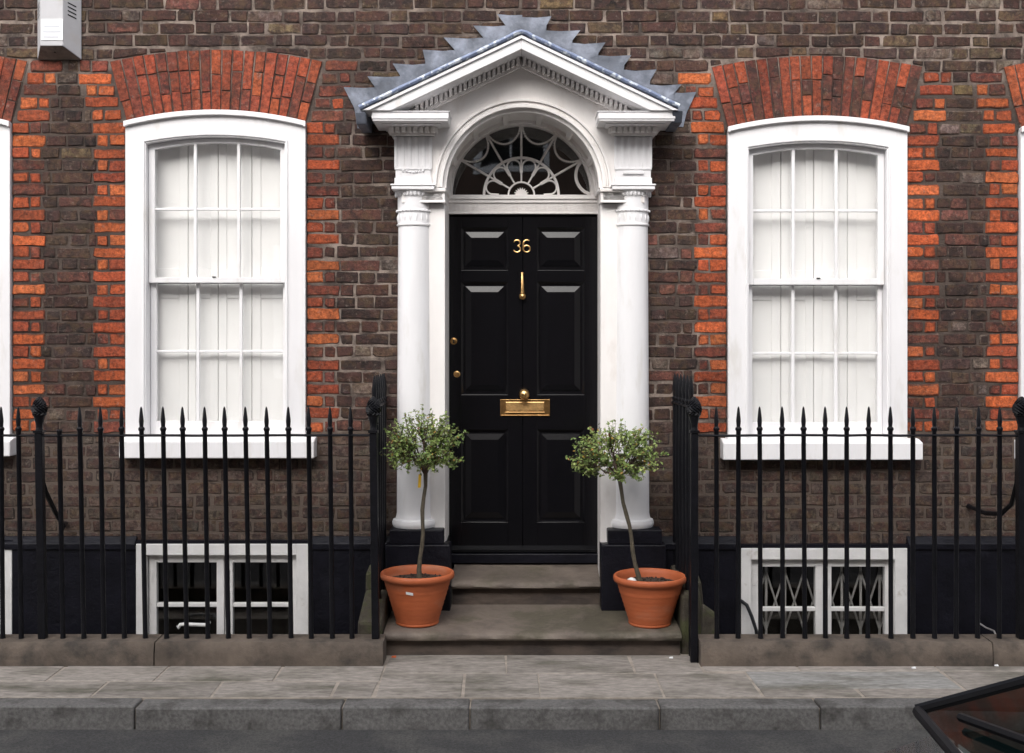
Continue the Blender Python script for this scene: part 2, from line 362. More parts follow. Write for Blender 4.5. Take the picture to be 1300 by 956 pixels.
def blocked(x, z):
    for q in WINS:
        if q['xl']-.004 < x < q['xr']+.004 and q['sz0']-.002 < z < q['zs']+.02: return True
        if q['s0']-.004 < x < q['s1']+.004 and q['sz0']-.003 < z < q['sz1']+.003: return True
        if z >= q['zs']-.002:
            t = (z-q['zs'])/AH; hw = q['hw']+AW*t+.012
            if abs(x-q['xm']) < hw:
                u = (x-q['xm'])/(q['hw']+AW)
                if abs(u) < 1.05 and z < arch_top(q, min(1, abs(u)))+.008: return True
    if -.52 < x < .64 and z < 3.215: return True
    return False
# --- wall core with openings
wm = MB()
def core(x0, x1, z0, z1): wm.box(x0, x1, .0055, .32, z0, z1)
xs = WALL_X0
spans = [(q['xl']-.012, q['xr']+.012, q) for q in WINS]+[(-.47, .60, None)]
spans.sort(key=lambda a: a[0])
for a, b, q in spans:
    if a > xs: core(xs, a, WBASE, WT)
    xs = b
    if q:
        core(a, b, WBASE, q['sz0']+.02)
        n = 18
        for i in range(n):
            u0, u1 = -1+2*i/n, -1+2*(i+1)/n
            X0, X1 = q['xm']+u0*(b-a)/2, q['xm']+u1*(b-a)/2
            z0, z1 = q['zs']+q['rise']*(1-u0*u0)-.01, q['zs']+q['rise']*(1-u1*u1)-.01
            wm.hexa([(X0,.0055,z0),(X1,.0055,z1),(X1,.32,z1),(X0,.32,z0),(X0,.0055,WT),(X1,.0055,WT),(X1,.32,WT),(X0,.32,WT)])
    else:
        core(a, b, 3.20, WT)
core(xs, WALL_X1, WBASE, WT)
wall = wm.build('wall', M['mortar'], house, recalc=False)

DARK = [(0.082,0.041,0.032), (0.070,0.037,0.030), (0.064,0.039,0.033), (0.092,0.051,0.035), (0.084,0.054,0.036), (0.046,0.031,0.027), (0.098,0.045,0.034), (0.080,0.049,0.040), (0.072,0.043,0.039), (0.058,0.034,0.029)]
YEL = [(.17,.115,.055), (.15,.10,.06), (.12,.085,.05)]
RED = [(.48,.112,.036), (.43,.094,.031), (.36,.075,.029), (.50,.130,.045), (.29,.062,.028), (.19,.050,.032)]
LOWC = [(.110,.080,.064), (.098,.070,.055), (.090,.067,.055), (.120,.088,.070), (.075,.057,.050), (.130,.094,.073)]
def jit(c, k=.12): f = rb.uniform(1-k, 1+k)*(.76 if c in DARK else .88 if c in LOWC else 1); return tuple(max(.003, a*f*rb.uniform(.95, 1.05)) for a in c)
def zone(x, z):
    if z < 1.22+.05*math.sin(7*x+1): return 'low'
    return 'dark'
def floor_at(x):                                    # top of the arch ring under a brick, if any
    for q in WINS:
        if abs(x-q['xm']) < q['hw']+AW+.012: return arch_top(q, min(1, abs(x-q['xm'])/(q['hw']+AW)))+.008
    return -9
def oct_poly(x0, x1, z0, z1):
    p = oct_poly0(x0, x1, z0, z1)
    if z1 > 3.0:
        q = []
        for x, z in p:
            f = floor_at(x); t = min(z1-.004, f); q.append((x, max(z, t) if f < z1+.02 else z))
        return q
    return p
def oct_poly0(x0, x1, z0, z1):
    j = lambda s: rb.uniform(-s, s)
    c = lambda: rb.uniform(.0015, .006) if rb.random() < .85 else rb.uniform(.006, .015)
    c = (lambda f: (lambda: min(f(), (x1-x0)*.3, (z1-z0)*.3)))(c)
    a, b, d, e = c(), c(), c(), c(); w = .0035
    B = [(x0+a, z0+j(w))]; T = [(x1-d, z1+j(w))]
    if x1-x0 > .13:
        B += [(x0+(x1-x0)*rb.uniform(.25, .45), z0+j(w*1.2)), (x0+(x1-x0)*rb.uniform(.55, .75), z0+j(w*1.2))]
        T += [(x0+(x1-x0)*rb.uniform(.55, .75), z1+j(w*1.2)), (x0+(x1-x0)*rb.uniform(.25, .45), z1+j(w*1.2))]
    return B+[(x1-b, z0+j(w)), (x1+j(w), z0+b), (x1+j(w), z1-d)]+T+[(x0+e, z1+j(w)), (x0+j(w), z1-e), (x0+j(w), z0+a)]
CH = .0758; BRICKS = []
z_phase = WZ(145.2)-CH/2
k0 = math.ceil((WBASE-z_phase)/CH)-1
def free_runs(z0, z1):
    runs = []; st = None; x = WALL_X0+.01; step = .004
    while x < WALL_X1:
        above = next((q for q in WINS if z1 > q['zs']+.12 and abs(x-q['xm']) < q['hw']+AW+.05), None)
        bl = blocked(x, z1-.004) or blocked(x, z1-.020) if above else blocked(x, z0+.004) or blocked(x, (z0+z1)/2) or blocked(x, z1-.004)
        if not bl and st is None: st = x
        if bl and st is not None: runs.append((st, x-step)); st = None
        x += step
    if st is not None: runs.append((st, WALL_X1-.01))
    return runs
def quoin_reds(side_x, dirn, k, q):
    """red bricks beside a window jamb: alternately one stretcher, or a header and a closer"""
    odd = (k+(1 if dirn > 0 else 0)) % 2
    return [.197] if odd else [.098, .062]
k = k0
while True:
    z0 = z_phase+k*CH; z1 = z0+CH-.0125
    if z0 > WT-CH: break
    if z0 < WBASE: k += 1; continue
    zc = (z0+z1)/2
    for (ra, rbx) in free_runs(z0, z1):
        a, b = ra, rbx
        pieces = []
        for q in WINS:                              # reds by the jambs and the skewbacks of the arches
            lim_top = q['zs']+AH*.95
            if not (q['sz1']-.03 < zc < lim_top): continue
            t = max(0, (zc-q['zs'])/AH); hw = q['hw']+AW*t
            for sgn, edge in ((1, q['xm']+hw), (-1, q['xm']-hw)):
                if sgn > 0 and abs(a-edge) < .035:
                    for wd in quoin_reds(edge, 1, k, q):
                        if a+wd < b: pieces.append((a, a+wd, 'red')); a += wd+.011
                if sgn < 0 and abs(b-edge) < .035:
                    for wd in quoin_reds(edge, -1, k, q):
                        if b-wd > a: pieces.append((b-wd, b, 'red')); b -= wd+.011
        # flemish bond between
        per = .203+.0125+.098+.0125; off = (.157 if k % 2 else 0)+.03*math.sin(k*1.7)
        p = math.floor((a-off)/per)*per+off-per
        cuts = []
        while p < b+per:
            cuts += [(p, p+.203), (p+.2155, p+.3135)]; p += per
        run = []
        for (c0, c1) in cuts:
            c0 += rb.uniform(-.005, .005); c1 += rb.uniform(-.005, .005)
            c0, c1 = max(c0, a), min(c1, b)
            if c1-c0 < .012: continue
            run.append([c0, c1])
        i = 0
        while i < len(run):                         # merge slivers at ends
            if run[i][1]-run[i][0] < .04 and len(run) > 1:
                if i == 0: run[1][0] = run[0][0]; run.pop(0); continue
                run[i-1][1] = run[i][1]; run.pop(i); continue
            i += 1
        for c0, c1 in run: pieces.append((c0, c1, 'plain'))
        for c0, c1, kd in pieces:
            xc = (c0+c1)/2; zn = zone(xc, zc)
            if kd == 'red' and zn != 'low':
                dull = -1.3 < xc < -1.0 or -1.05 < xc < -.8
                if rb.random() < (.40 if dull else .14): col = jit((.16,.05,.034), .3)
                else:
                    col = jit(rb.choice(RED[2:] if dull else RED[:5]), .14)
                    if rb.random() < .12: col = jit(RED[5], .2)
            elif zn == 'low': col = jit(rb.choice(LOWC), .1)
            else:
                ch = rb.random()
                col = jit(rb.choice(DARK), .34)
                if ch < .10 and zc > 2.9: col = jit(rb.choice(YEL), .2)
                elif ch > .93: col = jit((.155,.118,.098), .2)          # pale lime-washed bricks
                elif ch < .11 and abs(xc) < 3: col = jit((.15,.06,.045), .25)
                if xc > 1.2 and zc > 3.3: col = tuple(c*.9 for c in col)
            yf = rb.uniform(-.0025, .003)+(.002 if zn == 'low' else 0)
            wv = .0035*math.sin(xc*2.1+k*.9)+.002*math.sin(xc*5.3+k*2.3); BRICKS.append((c0, c1, z0+wv+rb.uniform(-.003, .003), z1+wv+rb.uniform(-.004, .003), yf, col, zn))
    k += 1
def in_view(c0, c1, z0, z1): return wx(0, 0)+.01 < c0 and c1 < wx(1300, 0)-.01 and z1 < WZ(0)-.005 and z0 > .55
def score(b):
    c0, c1, z0, z1 = b[:4]
    if not in_view(c0, c1, z0, z1): return -1
    s = (c1-c0)*(z1-z0)
    if z0 < 1.42: s *= .5                            # behind the railings
    if z0 > 2.95 and -.9 < (c0+c1)/2 < .98 and z0 < 3.62-.5*abs((c0+c1)/2-.05): s *= .02   # behind the pediment
    return s
order = sorted(range(len(BRICKS)), key=lambda i: -score(BRICKS[i]))
single = set(order[:300]); rest = MB()
for i, (c0, c1, z0, z1, yf, col, zn) in enumerate(BRICKS):
    m = MB() if i in single else rest
    m.col = col; m.brick(oct_poly(c0, c1, z0, z1), yf, ins=rb.uniform(.003, .009), edge=(.13, .10, .082) if rb.random() < (.22 if zn == 'dark' and col[0] < .2 else 0) else rb.uniform(.3, .9))
    if i in single: m.build('brick', M['brick'], wall, recalc=False)
o = rest.build('bricks', M['brick'], wall, recalc=False); o['kind'] = 'stuff'

# --- gauged red arches over the windows
for wi, q in enumerate(WINS):
    am = MB()
    n = 20
    for i in range(n):
        u0, u1 = -1+2*i/n, -1+2*(i+1)/n
        p = [(q['xm']+u0*q['hw'], arch_low(q, u0)), (q['xm']+u1*q['hw'], arch_low(q, u1)), (q['xm']+u1*(q['hw']+AW), arch_top(q, u1)), (q['xm']+u0*(q['hw']+AW), arch_top(q, u0))]
        am.prism(p, .0015, .0052)
    arch = am.build('brick_arch', M['mortar'], house)
    nv = 19
    for i in range(nv):
        e = .0065/q['hw']/2*.9; u0, u1 = -1+2*i/nv+e, -1+2*(i+1)/nv-e
        def pt(u, t):
            X = q['xm']+u*(q['hw']+AW*t); return (X, arch_low(q, u)*(1-t)+arch_top(q, u)*t)
        style = rb.random()
        if style < .2: cuts = [0, 1]
        elif i % 2: cuts = [0, rb.uniform(.60, .70), 1]
        else: cuts = [0, rb.uniform(.30, .40), 1]
        if style > .7: cuts = [0, .32+rb.uniform(-.04, .04), rb.uniform(.60, .7), 1]
        for t0, t1 in zip(cuts, cuts[1:]):
            g = .009 if t1 < 1 else 0
            a = [pt(u0, t0), pt(u1, t0), pt(u1, t1-g), pt(u0, t1-g)]
            jj = lambda p: (p[0]+rb.uniform(-.0025, .0025), p[1]+rb.uniform(-.0025, .0025))
            m = MB(); m.col = jit(rb.choice([(.30,.066,.030), (.27,.060,.030), (.24,.055,.029), (.34,.078,.033), (.19,.048,.030), (.28,.060,.030)]), .15)
            if wi == 2 and rb.random() < .35: m.col = jit((.13,.045,.034), .2)
            m.brick([jj(p) for p in a], rb.uniform(-.007, -.002), depth=.011, ins=.004).build('arch_brick', M['brick'], arch, recalc=False)

# --- sash windows
def sash_window(q, px):
    xl, xr, zs, rise, zb = q['xl'], q['xr'], q['zs'], q['rise'], q['zb']
    fw = 26.3/208.45; il, ir = xl+fw, xr-fw; izs, ir_ = zs-27/208.45, rise*.62
    m = MB()
    m.ring(outline(xl, xr, zb, zs, rise), outline(il, ir, zb, izs, ir_), -.022, .11)
    fr = m.build('sash_window', M['white'], house, bevel=.003)
    m = MB()
    e = .024
    m.ring(outline(xl-.004, xr+.004, zs-.03, zs+.003, rise+.002), outline(xl+e*.4, xr-e*.4, zs-.03, zs-e, rise-.002), -.048, -.0222)
    m.ring(outline(il-.02, ir+.02, zb, izs+.022, ir_), outline(il-.008, ir+.008, zb, izs+.009, ir_), -.031, -.0222)
    m.build('window_moulding', M['white'], fr, bevel=.004)
    # sill
    m = MB(); s0, s1, z0, z1 = q['s0'], q['s1'], q['sz0'], q['sz1']
    m.xprism([(-.095, z0), (-.095, z1-.012), (-.03, z1+.006), (.10, z1+.016), (.10, z0)], s0, s1).build('window_sill', M['white'], fr, bevel=.006)
    # sashes; px gives the measured lines
    zm1, zm0 = wz(px['mr0'], .03), wz(px['mr1'], .03)
    gl, gr = wx(px['ug'][0], .03), wx(px['ug'][1], .03)
    gzs, grs = izs-.030, ir_
    us = MB(); y0, y1 = .022, .056
    us.ring(outline(il+.002, ir-.002, zm0, izs-.002, ir_), outline(gl, gr, zm0, gzs, grs), y0, y1)
    us.box(gl, gr, y0-.004, y1, zm0, zm1)
    us = us.build('upper_sash', M['white'], fr, bevel=.002)
    ub = [wx(b, .03) for b in px['ub']]; uh = wz(px['uh'], .03); gb = .0095
    gm, gh = (gl+gr)/2, (gr-gl)/2
    def ztop(x): u = (x-gm)/gh; return gzs+grs*(1-u*u)
    for b in ub: MB().box(b-gb, b+gb, y0+.004, y1-.004, zm1, ztop(b)+.004).build('glazing_bar', M['white'], fr, bevel=.003)
    cols = [gl]+[v for b in ub for v in (b-gb, b+gb)]+[gr]
    for a, b in zip(cols[::2], cols[1::2]): MB().box(a, b, y0+.005, y1-.005, uh-gb*.8, uh+gb*.8).build('glazing_bar', M['white'], fr, bevel=.003)
    for a, b in zip(cols[::2], cols[1::2]):
        tl = MB().prism([(a, uh+.006), (b, uh+.006)]+[(b+(a-b)*i/6, ztop(b+(a-b)*i/6)) for i in range(7)], .037, .040); tl.build('pane', M['glass'], fr)
        MB().box(a, b, .037, .040, zm1, uh-.006).build('pane', M['glass'], fr)
    # lower sash sits behind the upper one
    y0, y1 = .060, .094
    gl, gr = wx(px['lg'][0], .08), wx(px['lg'][1], .08); gz0 = wz(px['lgb'], .08)
    ls = MB(); ls.box(il+.002, gl, y0, y1, zb, zm1).box(gr, ir-.002, y0, y1, zb, zm1).box(gl, gr, y0, y1, zb+.004, gz0).box(gl, gr, y0, y1, zm0, zm1-.003)
    ls.build('lower_sash', M['white'], fr, bevel=.002)
    lb = [wx(b, .08) for b in px['lb']]; lh = wz(px['lh'], .08)
    for b in lb: MB().box(b-gb, b+gb, y0+.004, y1-.004, gz0, zm0).build('glazing_bar', M['white'], fr, bevel=.003)
    cols = [gl]+[v for b in lb for v in (b-gb, b+gb)]+[gr]
    for a, b in zip(cols[::2], cols[1::2]):
        MB().box(a, b, y0+.005, y1-.005, lh-gb*.8, lh+gb*.8).build('glazing_bar', M['white'], fr, bevel=.003)
        MB().box(a, b, .076, .079, lh+.006, zm0).build('pane', M['glass'], fr)
        MB().box(a, b, .076, .079, gz0, lh-.006).build('pane', M['glass'], fr)
    # folding shutters closed inside
    cuts = [wx(c, .16) for c in px['sh']]; cuts[0] = il-.03; cuts[-1] = ir+.03
    for i, (a, b) in enumerate(zip(cuts, cuts[1:])):
        g = .0016; a += g; b -= g; zt = zs-.02
        for z0, z1 in ((zb, zm0-.002), (zm0+.004, zt)):
            m = MB(); st = min(.055, (b-a)*.25)
            m.box(a, b, .128, .143, z0, z1)
            m.box(a, a+st, .1215, .128, z0, z1).box(b-st, b, .1215, .128, z0, z1).box(a+st, b-st, .1215, .128, z0, z0+.09).box(a+st, b-st, .1215, .128, z1-.09, z1)
            m.build('shutter_leaf', M['shutter'], fr, bevel=.004)
    MB().box(cuts[2]-.009, cuts[2]+.012, .012, .022, zm1, zm1+.006).build('sash_lock', M['iron'], fr)
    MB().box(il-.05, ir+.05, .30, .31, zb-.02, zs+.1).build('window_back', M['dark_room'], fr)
    return fr
PXL = dict(ug=(197, 356), ub=(248, 303), uh=265.5, mr0=352.5, mr1=359, lg=(200, 360), lb=(252, 306.5), lh=446, lgb=534.5, sh=(185, 241, 279, 321.5, 362))
PXR = dict(ug=(955.8, 1114), ub=(1007, 1061.5), uh=267.5, mr0=354, mr1=361.5, lg=(954.2, 1113), lb=(1006, 1060.5), lh=448.5, lgb=536, sh=(950, 989.5, 1031, 1073.5, 1122))
def shift(p, d): return {k: (tuple(a+d for a in v) if k in ('ug', 'ub', 'lg', 'lb', 'sh') else v) for k, v in p.items()}
sash_window(WINS[0], shift(PXL, -373.7)); sash_window(WINS[1], PXL); sash_window(WINS[2], PXR); sash_window(WINS[3], shift(PXR, 370.4))

# --- black painted basement storey and its windows
BZ = WZ(690); BY = -.035
BW = [(-202, 15, 690), (172.5, 391.5, 690.5), (941, 1152, 696), (1310, 1525, 696)]
bw = MB(); xs = WALL_X0
xs_mid = wx(391.5, BY)
for a, b, yt in BW:
    A, B, T = wx(a, BY), wx(b, BY), wz(yt, BY)
    if a != 941: bw.box(max(xs, WALL_X0), A, BY, .3, -2.06, BZ)
    xs = B
    bw.box(A, B, BY, .3, -2.06, -1.0)
    bw.box(A, B, BY, .3, T, max(BZ, T+.02))
bw.box(xs_mid, -.40, BY, .3, -2.06, BZ).box(-.40, .56, BY, .3, -2.06, .10); xs = .56
bw.box(xs, wx(941, BY), BY, .3, -2.06, BZ); xs = wx(1525, BY)
bw.box(xs, WALL_X1, BY, .3, -2.06, BZ)
bwall = bw.build('basement_wall', M['black'], house)
for a, b in ((WALL_X0, wx(172, BY)), (wx(392, BY), -.66), (.86, wx(940, BY)), (wx(1153, BY), WALL_X1)):
    MB().xprism([(BY-.012, BZ-.03), (BY-.012, BZ+.005), (-.004, BZ+.045), (.004, BZ+.045), (.004, BZ-.03)], a, b).build('plinth_capping', M['black'], bwall, bevel=.004)
def basement_window(a, b, yt, kind):
    y = BY-.004; A, B, T = wx(a, y), wx(b, y), wz(yt, y); zb = -.95
    f = MB(); f.box(A, A+.062, y, .08, zb, T).box(B-.075, B, y, .08, zb, T).box(A+.062, B-.075, y, .08, T-.07, T).box(A+.062, B-.075, y, .08, zb, zb+.07)
    fr = f.build('basement_window', M['white_worn'], house, bevel=.004)
    i0, i1, it = A+.062, B-.075, T-.07
    mid = (i0+i1)/2+.012
    for s0, s1 in ((i0+.006, mid-.004), (mid+.004, i1-.004)):
        c = MB(); st = .045; hz = it-.31; zt = it-.05
        c.box(s0, s0+st, .0, .045, zb+.07, it-.004).box(s1-st, s1, .0, .045, zb+.07, it-.004).box(s0+st, s1-st, .0, .045, zt, it-.004).box(s0+st, s1-st, .0, .045, zb+.07, zb+.14)
        c.build('casement', M['white_worn'], fr, bevel=.003)
        for z in (hz, hz-.36): MB().box(s0+st, s1-st, .004, .04, z-.012, z+.012).build('glazing_bar', M['white_worn'], fr, bevel=.003)
        for z0, z1 in ((hz+.012, zt), (hz-.348, hz-.012), (zb+.14, hz-.372)): MB().box(s0+st, s1-st, .02, .023, z0, z1).build('pane', M['glass'], fr)
        MB().box(s0+st*.3, s0+st*.6, -.006, 0, it-.16, it-.09).build('hinge', M['white_worn'], fr)
    if kind == 'grille':
        x = i0; n = 0; pitch = .1165
        while x < i1-.02:
            MB().box(x-.007, x+.007, .085, .092, zb+.05, it).build('grille_bar', M['grille'], fr)
            x += pitch
        x = i0
        while x < i1-.05:
            for z in (it-.46, it-.88):
                for d in (1, -1):
                    cx = x+pitch/2; h = .36
                    MB().tube([(cx-d*pitch/2, .088+d*.006, z), (cx+d*pitch/2, .088+d*.006, z+h)], .0065, 5).build('grille_brace', M['grille'], fr)
            x += pitch
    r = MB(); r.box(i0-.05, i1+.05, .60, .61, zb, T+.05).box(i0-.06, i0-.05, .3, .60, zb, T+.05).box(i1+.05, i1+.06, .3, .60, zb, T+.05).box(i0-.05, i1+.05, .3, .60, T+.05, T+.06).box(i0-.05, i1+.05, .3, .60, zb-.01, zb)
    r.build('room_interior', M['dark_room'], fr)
for (a, b, yt), kd in zip(BW, ('plain', 'plain', 'grille', 'plain')): basement_window(a, b, yt, kd)

# ------------------------------------------------------------------ doorcase
DY = .35                                            # door plane
CXL, CXR = -.592, .726; CYC = -.01; PCX = .064
VZ, VR = 2.690, .480                                # vault springing and radius
dm = MB()
apx, apz = .055, 3.574
xe_l, xe_r = -.879, .962
sL = (apz-3.134)/(apx-xe_l); sR = (apz-3.142)/(xe_r-apx)
def rake(x): return apz-(apx-x)*sL if x < apx else apz-(x-apx)*sR
# tympanum and spandrels with the arch cut out
n = 60; x0, x1 = CXL-.07, CXR+.07; top = []; bot = []
xsamp = sorted([x0+(x1-x0)*i/n for i in range(n+1)]+[PCX-VR+.0005, PCX+VR-.0005, PCX-VR-.0005, PCX+VR+.0005, apx])
for x in xsamp:
    top.append((x, rake(x)-.10)); d = abs(x-PCX)
    bot.append((x, VZ+math.sqrt(VR*VR-d*d) if d < VR else 2.60))
dm.ring(top, bot, -.10, .0)
# jamb pilasters and reveals
JL, JR = -.405, .535; JZ = .325
dm.box(JL-.20, JL, -.055, .05, JZ, 2.61).box(JR, JR+.20, -.055, .05, JZ, 2.61)
dm.hexa([(JL-.06,.05,JZ),(JL,.05,JZ),(-.4026,DY+.05,JZ),(-.46,DY+.05,JZ),(JL-.06,.05,2.70),(JL,.05,2.70),(-.4026,DY+.05,2.70),(-.46,DY+.05,2.70)])
dm.hexa([(JR,.05,JZ),(JR+.06,.05,JZ),(.62,DY+.05,JZ),(.5486,DY+.05,JZ),(JR,.05,2.70),(JR+.06,.05,2.70),(.62,DY+.05,2.70),(.5486,DY+.05,2.70)])
doorcase = dm.build('doorcase', M['white_old'], house, bevel=.003)
# vault over the door, panelled soffit
vm = MB(); vm.ring(circ(PCX, VZ, VR+.03, 0, 180, 48), circ(PCX, VZ, VR, 0, 180, 48), -.098, DY+.04)
for a in (0.5, 25.7, 51.4, 77.1, 102.9, 128.6, 154.3, 179.5):
    p = [(PCX+(VR+.005)*math.cos(R(a+s)), VZ+(VR+.005)*math.sin(R(a+s))) for s in (-2.2, 2.2)]+[(PCX+(VR-.022)*math.cos(R(a+s)), VZ+(VR-.022)*math.sin(R(a+s))) for s in (2.2, -2.2)]
    vm.prism(p, -.03, DY-.07)
vm.ring(circ(PCX, VZ, VR+.005, 0, 180, 48), circ(PCX, VZ, VR-.022, 0, 180, 48), DY-.07, DY+.0)
vm.ring(circ(PCX, VZ, VR+.005, 0, 180, 48), circ(PCX, VZ, VR-.022, 0, 180, 48), -.085, -.03)
vm.build('vault_soffit', M['white_old'], doorcase, bevel=.004)
am = MB()
for r0, r1, y in ((.502, VR, -.118), (.516, .5025, -.110), (.532, .5165, -.124)):
    am.ring(circ(PCX, VZ, r0, 0, 180, 48), circ(PCX, VZ, r1, 0, 180, 48), y, -.1003)
am.build('archivolt', M['white_old'], doorcase, bevel=.003)
for xx0, xx1 in ((JL-.15, JL+.008), (JR-.008, JR+.15)):
    m = MB(); z1 = VZ-.002; w_ = .030
    m.box(xx0, xx1+(.0), -.115, .06, z1-.022, z1).box(xx0+.006, xx1-.006, -.10, .06, z1-.075, z1-.022).box(xx0+.002, xx1-.002, -.108, .06, z1-.088, z1-.075)
    m.build('impost', M['white_old'], doorcase, bevel=.004)
# columns
def column(cx):
    zt = wz(286, CYC-.11); zb = .646; m = MB()
    prof = [(.128, zb), (.134, zb+.012), (.136, zb+.028), (.130, zb+.044), (.116, zb+.050), (.1125, zb+.062), (.108, zb+.085), (.107, zb+.5), (.1045, 1.6), (.100, zt-.02), (.100, zt)]
    col = m.lathe(prof, (cx, CYC, 0), 40).build('column', M['white'], doorcase, smooth=True)
    m = MB(); h = wz(247, CYC-.11)
    m.lathe([(.100, zt), (.108, zt+.004), (.109, zt+.012), (.103, zt+.016), (.102, zt+.085), (.109, zt+.089), (.109, zt+.097), (.103, zt+.101), (.103, h-.005), (.110, h), (.118, h+.02), (.122, h+.034)], (cx, CYC, 0), 40)
    for i in range(26):                              # beads round the necking
        a = 2*math.pi*i/26; m.lathe([(.002, -.007), (.0062, -.003), (.0062, .003), (.002, .007)], (cx+.109*math.cos(a), CYC+.109*math.sin(a), zt+.093), 6)
    for i in range(30):                              # leaf ring under the abacus
        a = 2*math.pi*i/30; m.lathe([(.004, -.016), (.008, -.004), (.0075, .010)], (cx+.113*math.cos(a), CYC+.113*math.sin(a), h+.012), 6)
    for i in range(18):                              # raised garland on the lower necking
        a = 2*math.pi*i/18; m.lathe([(.002, -.022), (.0065, -.008), (.0075, .008), (.003, .022)], (cx+.1015*math.cos(a), CYC+.1015*math.sin(a), zt+.05), 6)
    m.build('capital', M['white'], doorcase, smooth=True)
    fy = CYC-.105; A0, A1 = wz(240.5, fy-.02), wz(234, fy-.02)
    m = MB(); m.box(cx-.128, cx+.128, fy-.026, .0, A0, A1-.008).box(cx-.134, cx+.134, fy-.032, .0, A1-.008, A1+.002).build('abacus', M['white'], doorcase, bevel=.004)
    z0, z1, z2, z3 = A1+.002, wz(226, fy), wz(213, fy), wz(171, fy)
    m = MB(); m.box(cx-.112, cx+.112, fy-.006, .0, z0, z1).box(cx-.106, cx+.106, fy, .0, z1, z2-.012).box(cx-.111, cx+.111, fy-.006, .0, z2-.012, z2)
    m.box(cx-.098, cx+.098, fy+.005, .0, z2, z3)
    for i in range(6): x = cx-.1045+i*.0418; m.box(x-.009, x+.009, fy-.001, fy+.008, z2, z3)
    if cx > 0: m.box(cx-.062, cx+.062, fy-.014, fy, (z1+z2)/2-.008, (z1+z2)/2+.008)
    else:
        for i in range(7): x = cx-.06+i*.02; m.lathe([(.001, -.008), (.008, -.004), (.008, .004), (.001, .008)], (x, fy-.003, (z1+z2)/2+.004+.008*abs(i-3)/3), 6)
    m.build('fluted_block', M['white'], doorcase, bevel=.002)
    # dentilled bed mould and cornice slab
    d0, d1 = wz(168, -.18), wz(152.5, -.32)-.010
    m = MB(); m.box(cx-.118, cx+.118, fy-.014, .0, z3, d0-.012).box(cx-.13, cx+.13, fy-.03, .0, d0-.012, d0)
    m.box(cx-.128, cx+.128, -.150, .0, d0, d1)
    for i in range(8): x = cx-.122+i*.0349; m.box(x-.0115, x+.0115, -.184, -.149, d0+.003, d1)
    for s in (-1, 1):
        for i in range(3): y = -.15+i*.045; X = cx+s*.128; m.box(min(X, X+s*.02), max(X, X+s*.02), y-.011, y+.011, d0+.004, d1)
    m.build('dentil_course', M['white_old'], doorcase, bevel=.002)
    s0, s1 = wz(152.5, -.32), wz(141, -.32)
    m = MB()
    a, b = cx-.224, cx+.224
    m.box(a+.05, b-.05, -.25, .0, s0-.010, s0-.004)
    m.box(a+.004, b-.004, -.316, .0, s0-.004, s0+.008).box(a, b, -.322, .0, s0+.008, s1-.006).box(a-.006, b+.006, -.328, .0, s1-.006, s1)
    m.build('cornice', M['white'], doorcase, bevel=.004)
    # black base blocks
    lx, ux = (.194, .162)
    t0 = tread1(-.15)-.004
    MB().box(cx+.03-lx if cx < 0 else cx-.0-lx, cx+.03+lx if cx < 0 else cx+lx, -.148, .0, t0, .555).build('column_plinth', M['black'], doorcase, bevel=.008)
    k = .022 if cx < 0 else .008
    MB().box(cx+k-ux, cx+k+ux, -.142, .0, .555, .644).build('column_plinth', M['black'], doorcase, bevel=.008)
def tread1(y): return .135+.035*(y+.56)/.53
column(CXL); column(CXR)
# raking cornice of the pediment
ZS = wz(141, -.32)
def chevron(t0, t1, y0, y1, m):                      # band between two lines parallel to the rake, cut level on the cornice tops
    def xat(t, side):
        return apx-(apz-t-ZS)/sL if side < 0 else apx+(apz-t-ZS)/sR
    for side, s in ((-1, sL), (1, sR)):
        e = xe_l if side < 0 else xe_r
        pts = [(apx, apz-t0)]
        xo, xi = xat(t0, side), xat(t1, side)
        lim = (lambda v: max(v, e)) if side < 0 else (lambda v: min(v, e))
        if (side < 0 and xo < e) or (side > 0 and xo > e):
            pts += [(e, rake(e)-t0), (e, max(ZS, rake(e)-t1))]
            if rake(e)-t1 < ZS: pts += [(xi, ZS)]
        else: pts += [(xo, ZS), (xi, ZS)]
        pts += [(apx, apz-t1)]
        m.prism(pts, y0, y1)
m = MB(); chevron(.027, .110, -.338, -.14, m)
m.build('raking_cornice', M['white'], doorcase, bevel=.004)
m = MB(); chevron(.033, .050, -.352, -.3385, m); m.build('raking_fillet', M['white'], doorcase, bevel=.004)
m = MB(); chevron(.1102, .165, -.135, -.10, m); chevron(.142, .170, -.152, -.1352, m); m.build('raking_bed_mould', M['white_old'], doorcase, bevel=.003)
for side, s in ((-1, sL), (1, sR)):                  # dentils along the rake
    cxs = 0.0; x = apx+side*.02
    while True:
        zt = rake(x)-.110; zb_ = zt-.042
        if zb_-.012 < ZS: break
        hw = .0094; dz = s*hw
        sg = -side
        MB().prism([(x-hw, zb_-dz*sg*-1), (x+hw, zb_+dz*sg*-1), (x+hw, zt+dz*sg*-1), (x-hw, zt-dz*sg*-1)] if side > 0 else [(x-hw, zb_-dz), (x+hw, zb_+dz), (x+hw, zt+dz), (x-hw, zt-dz)], -.182, -.1525).build('dentil', M['white_old'], doorcase)
        x += side*.0285
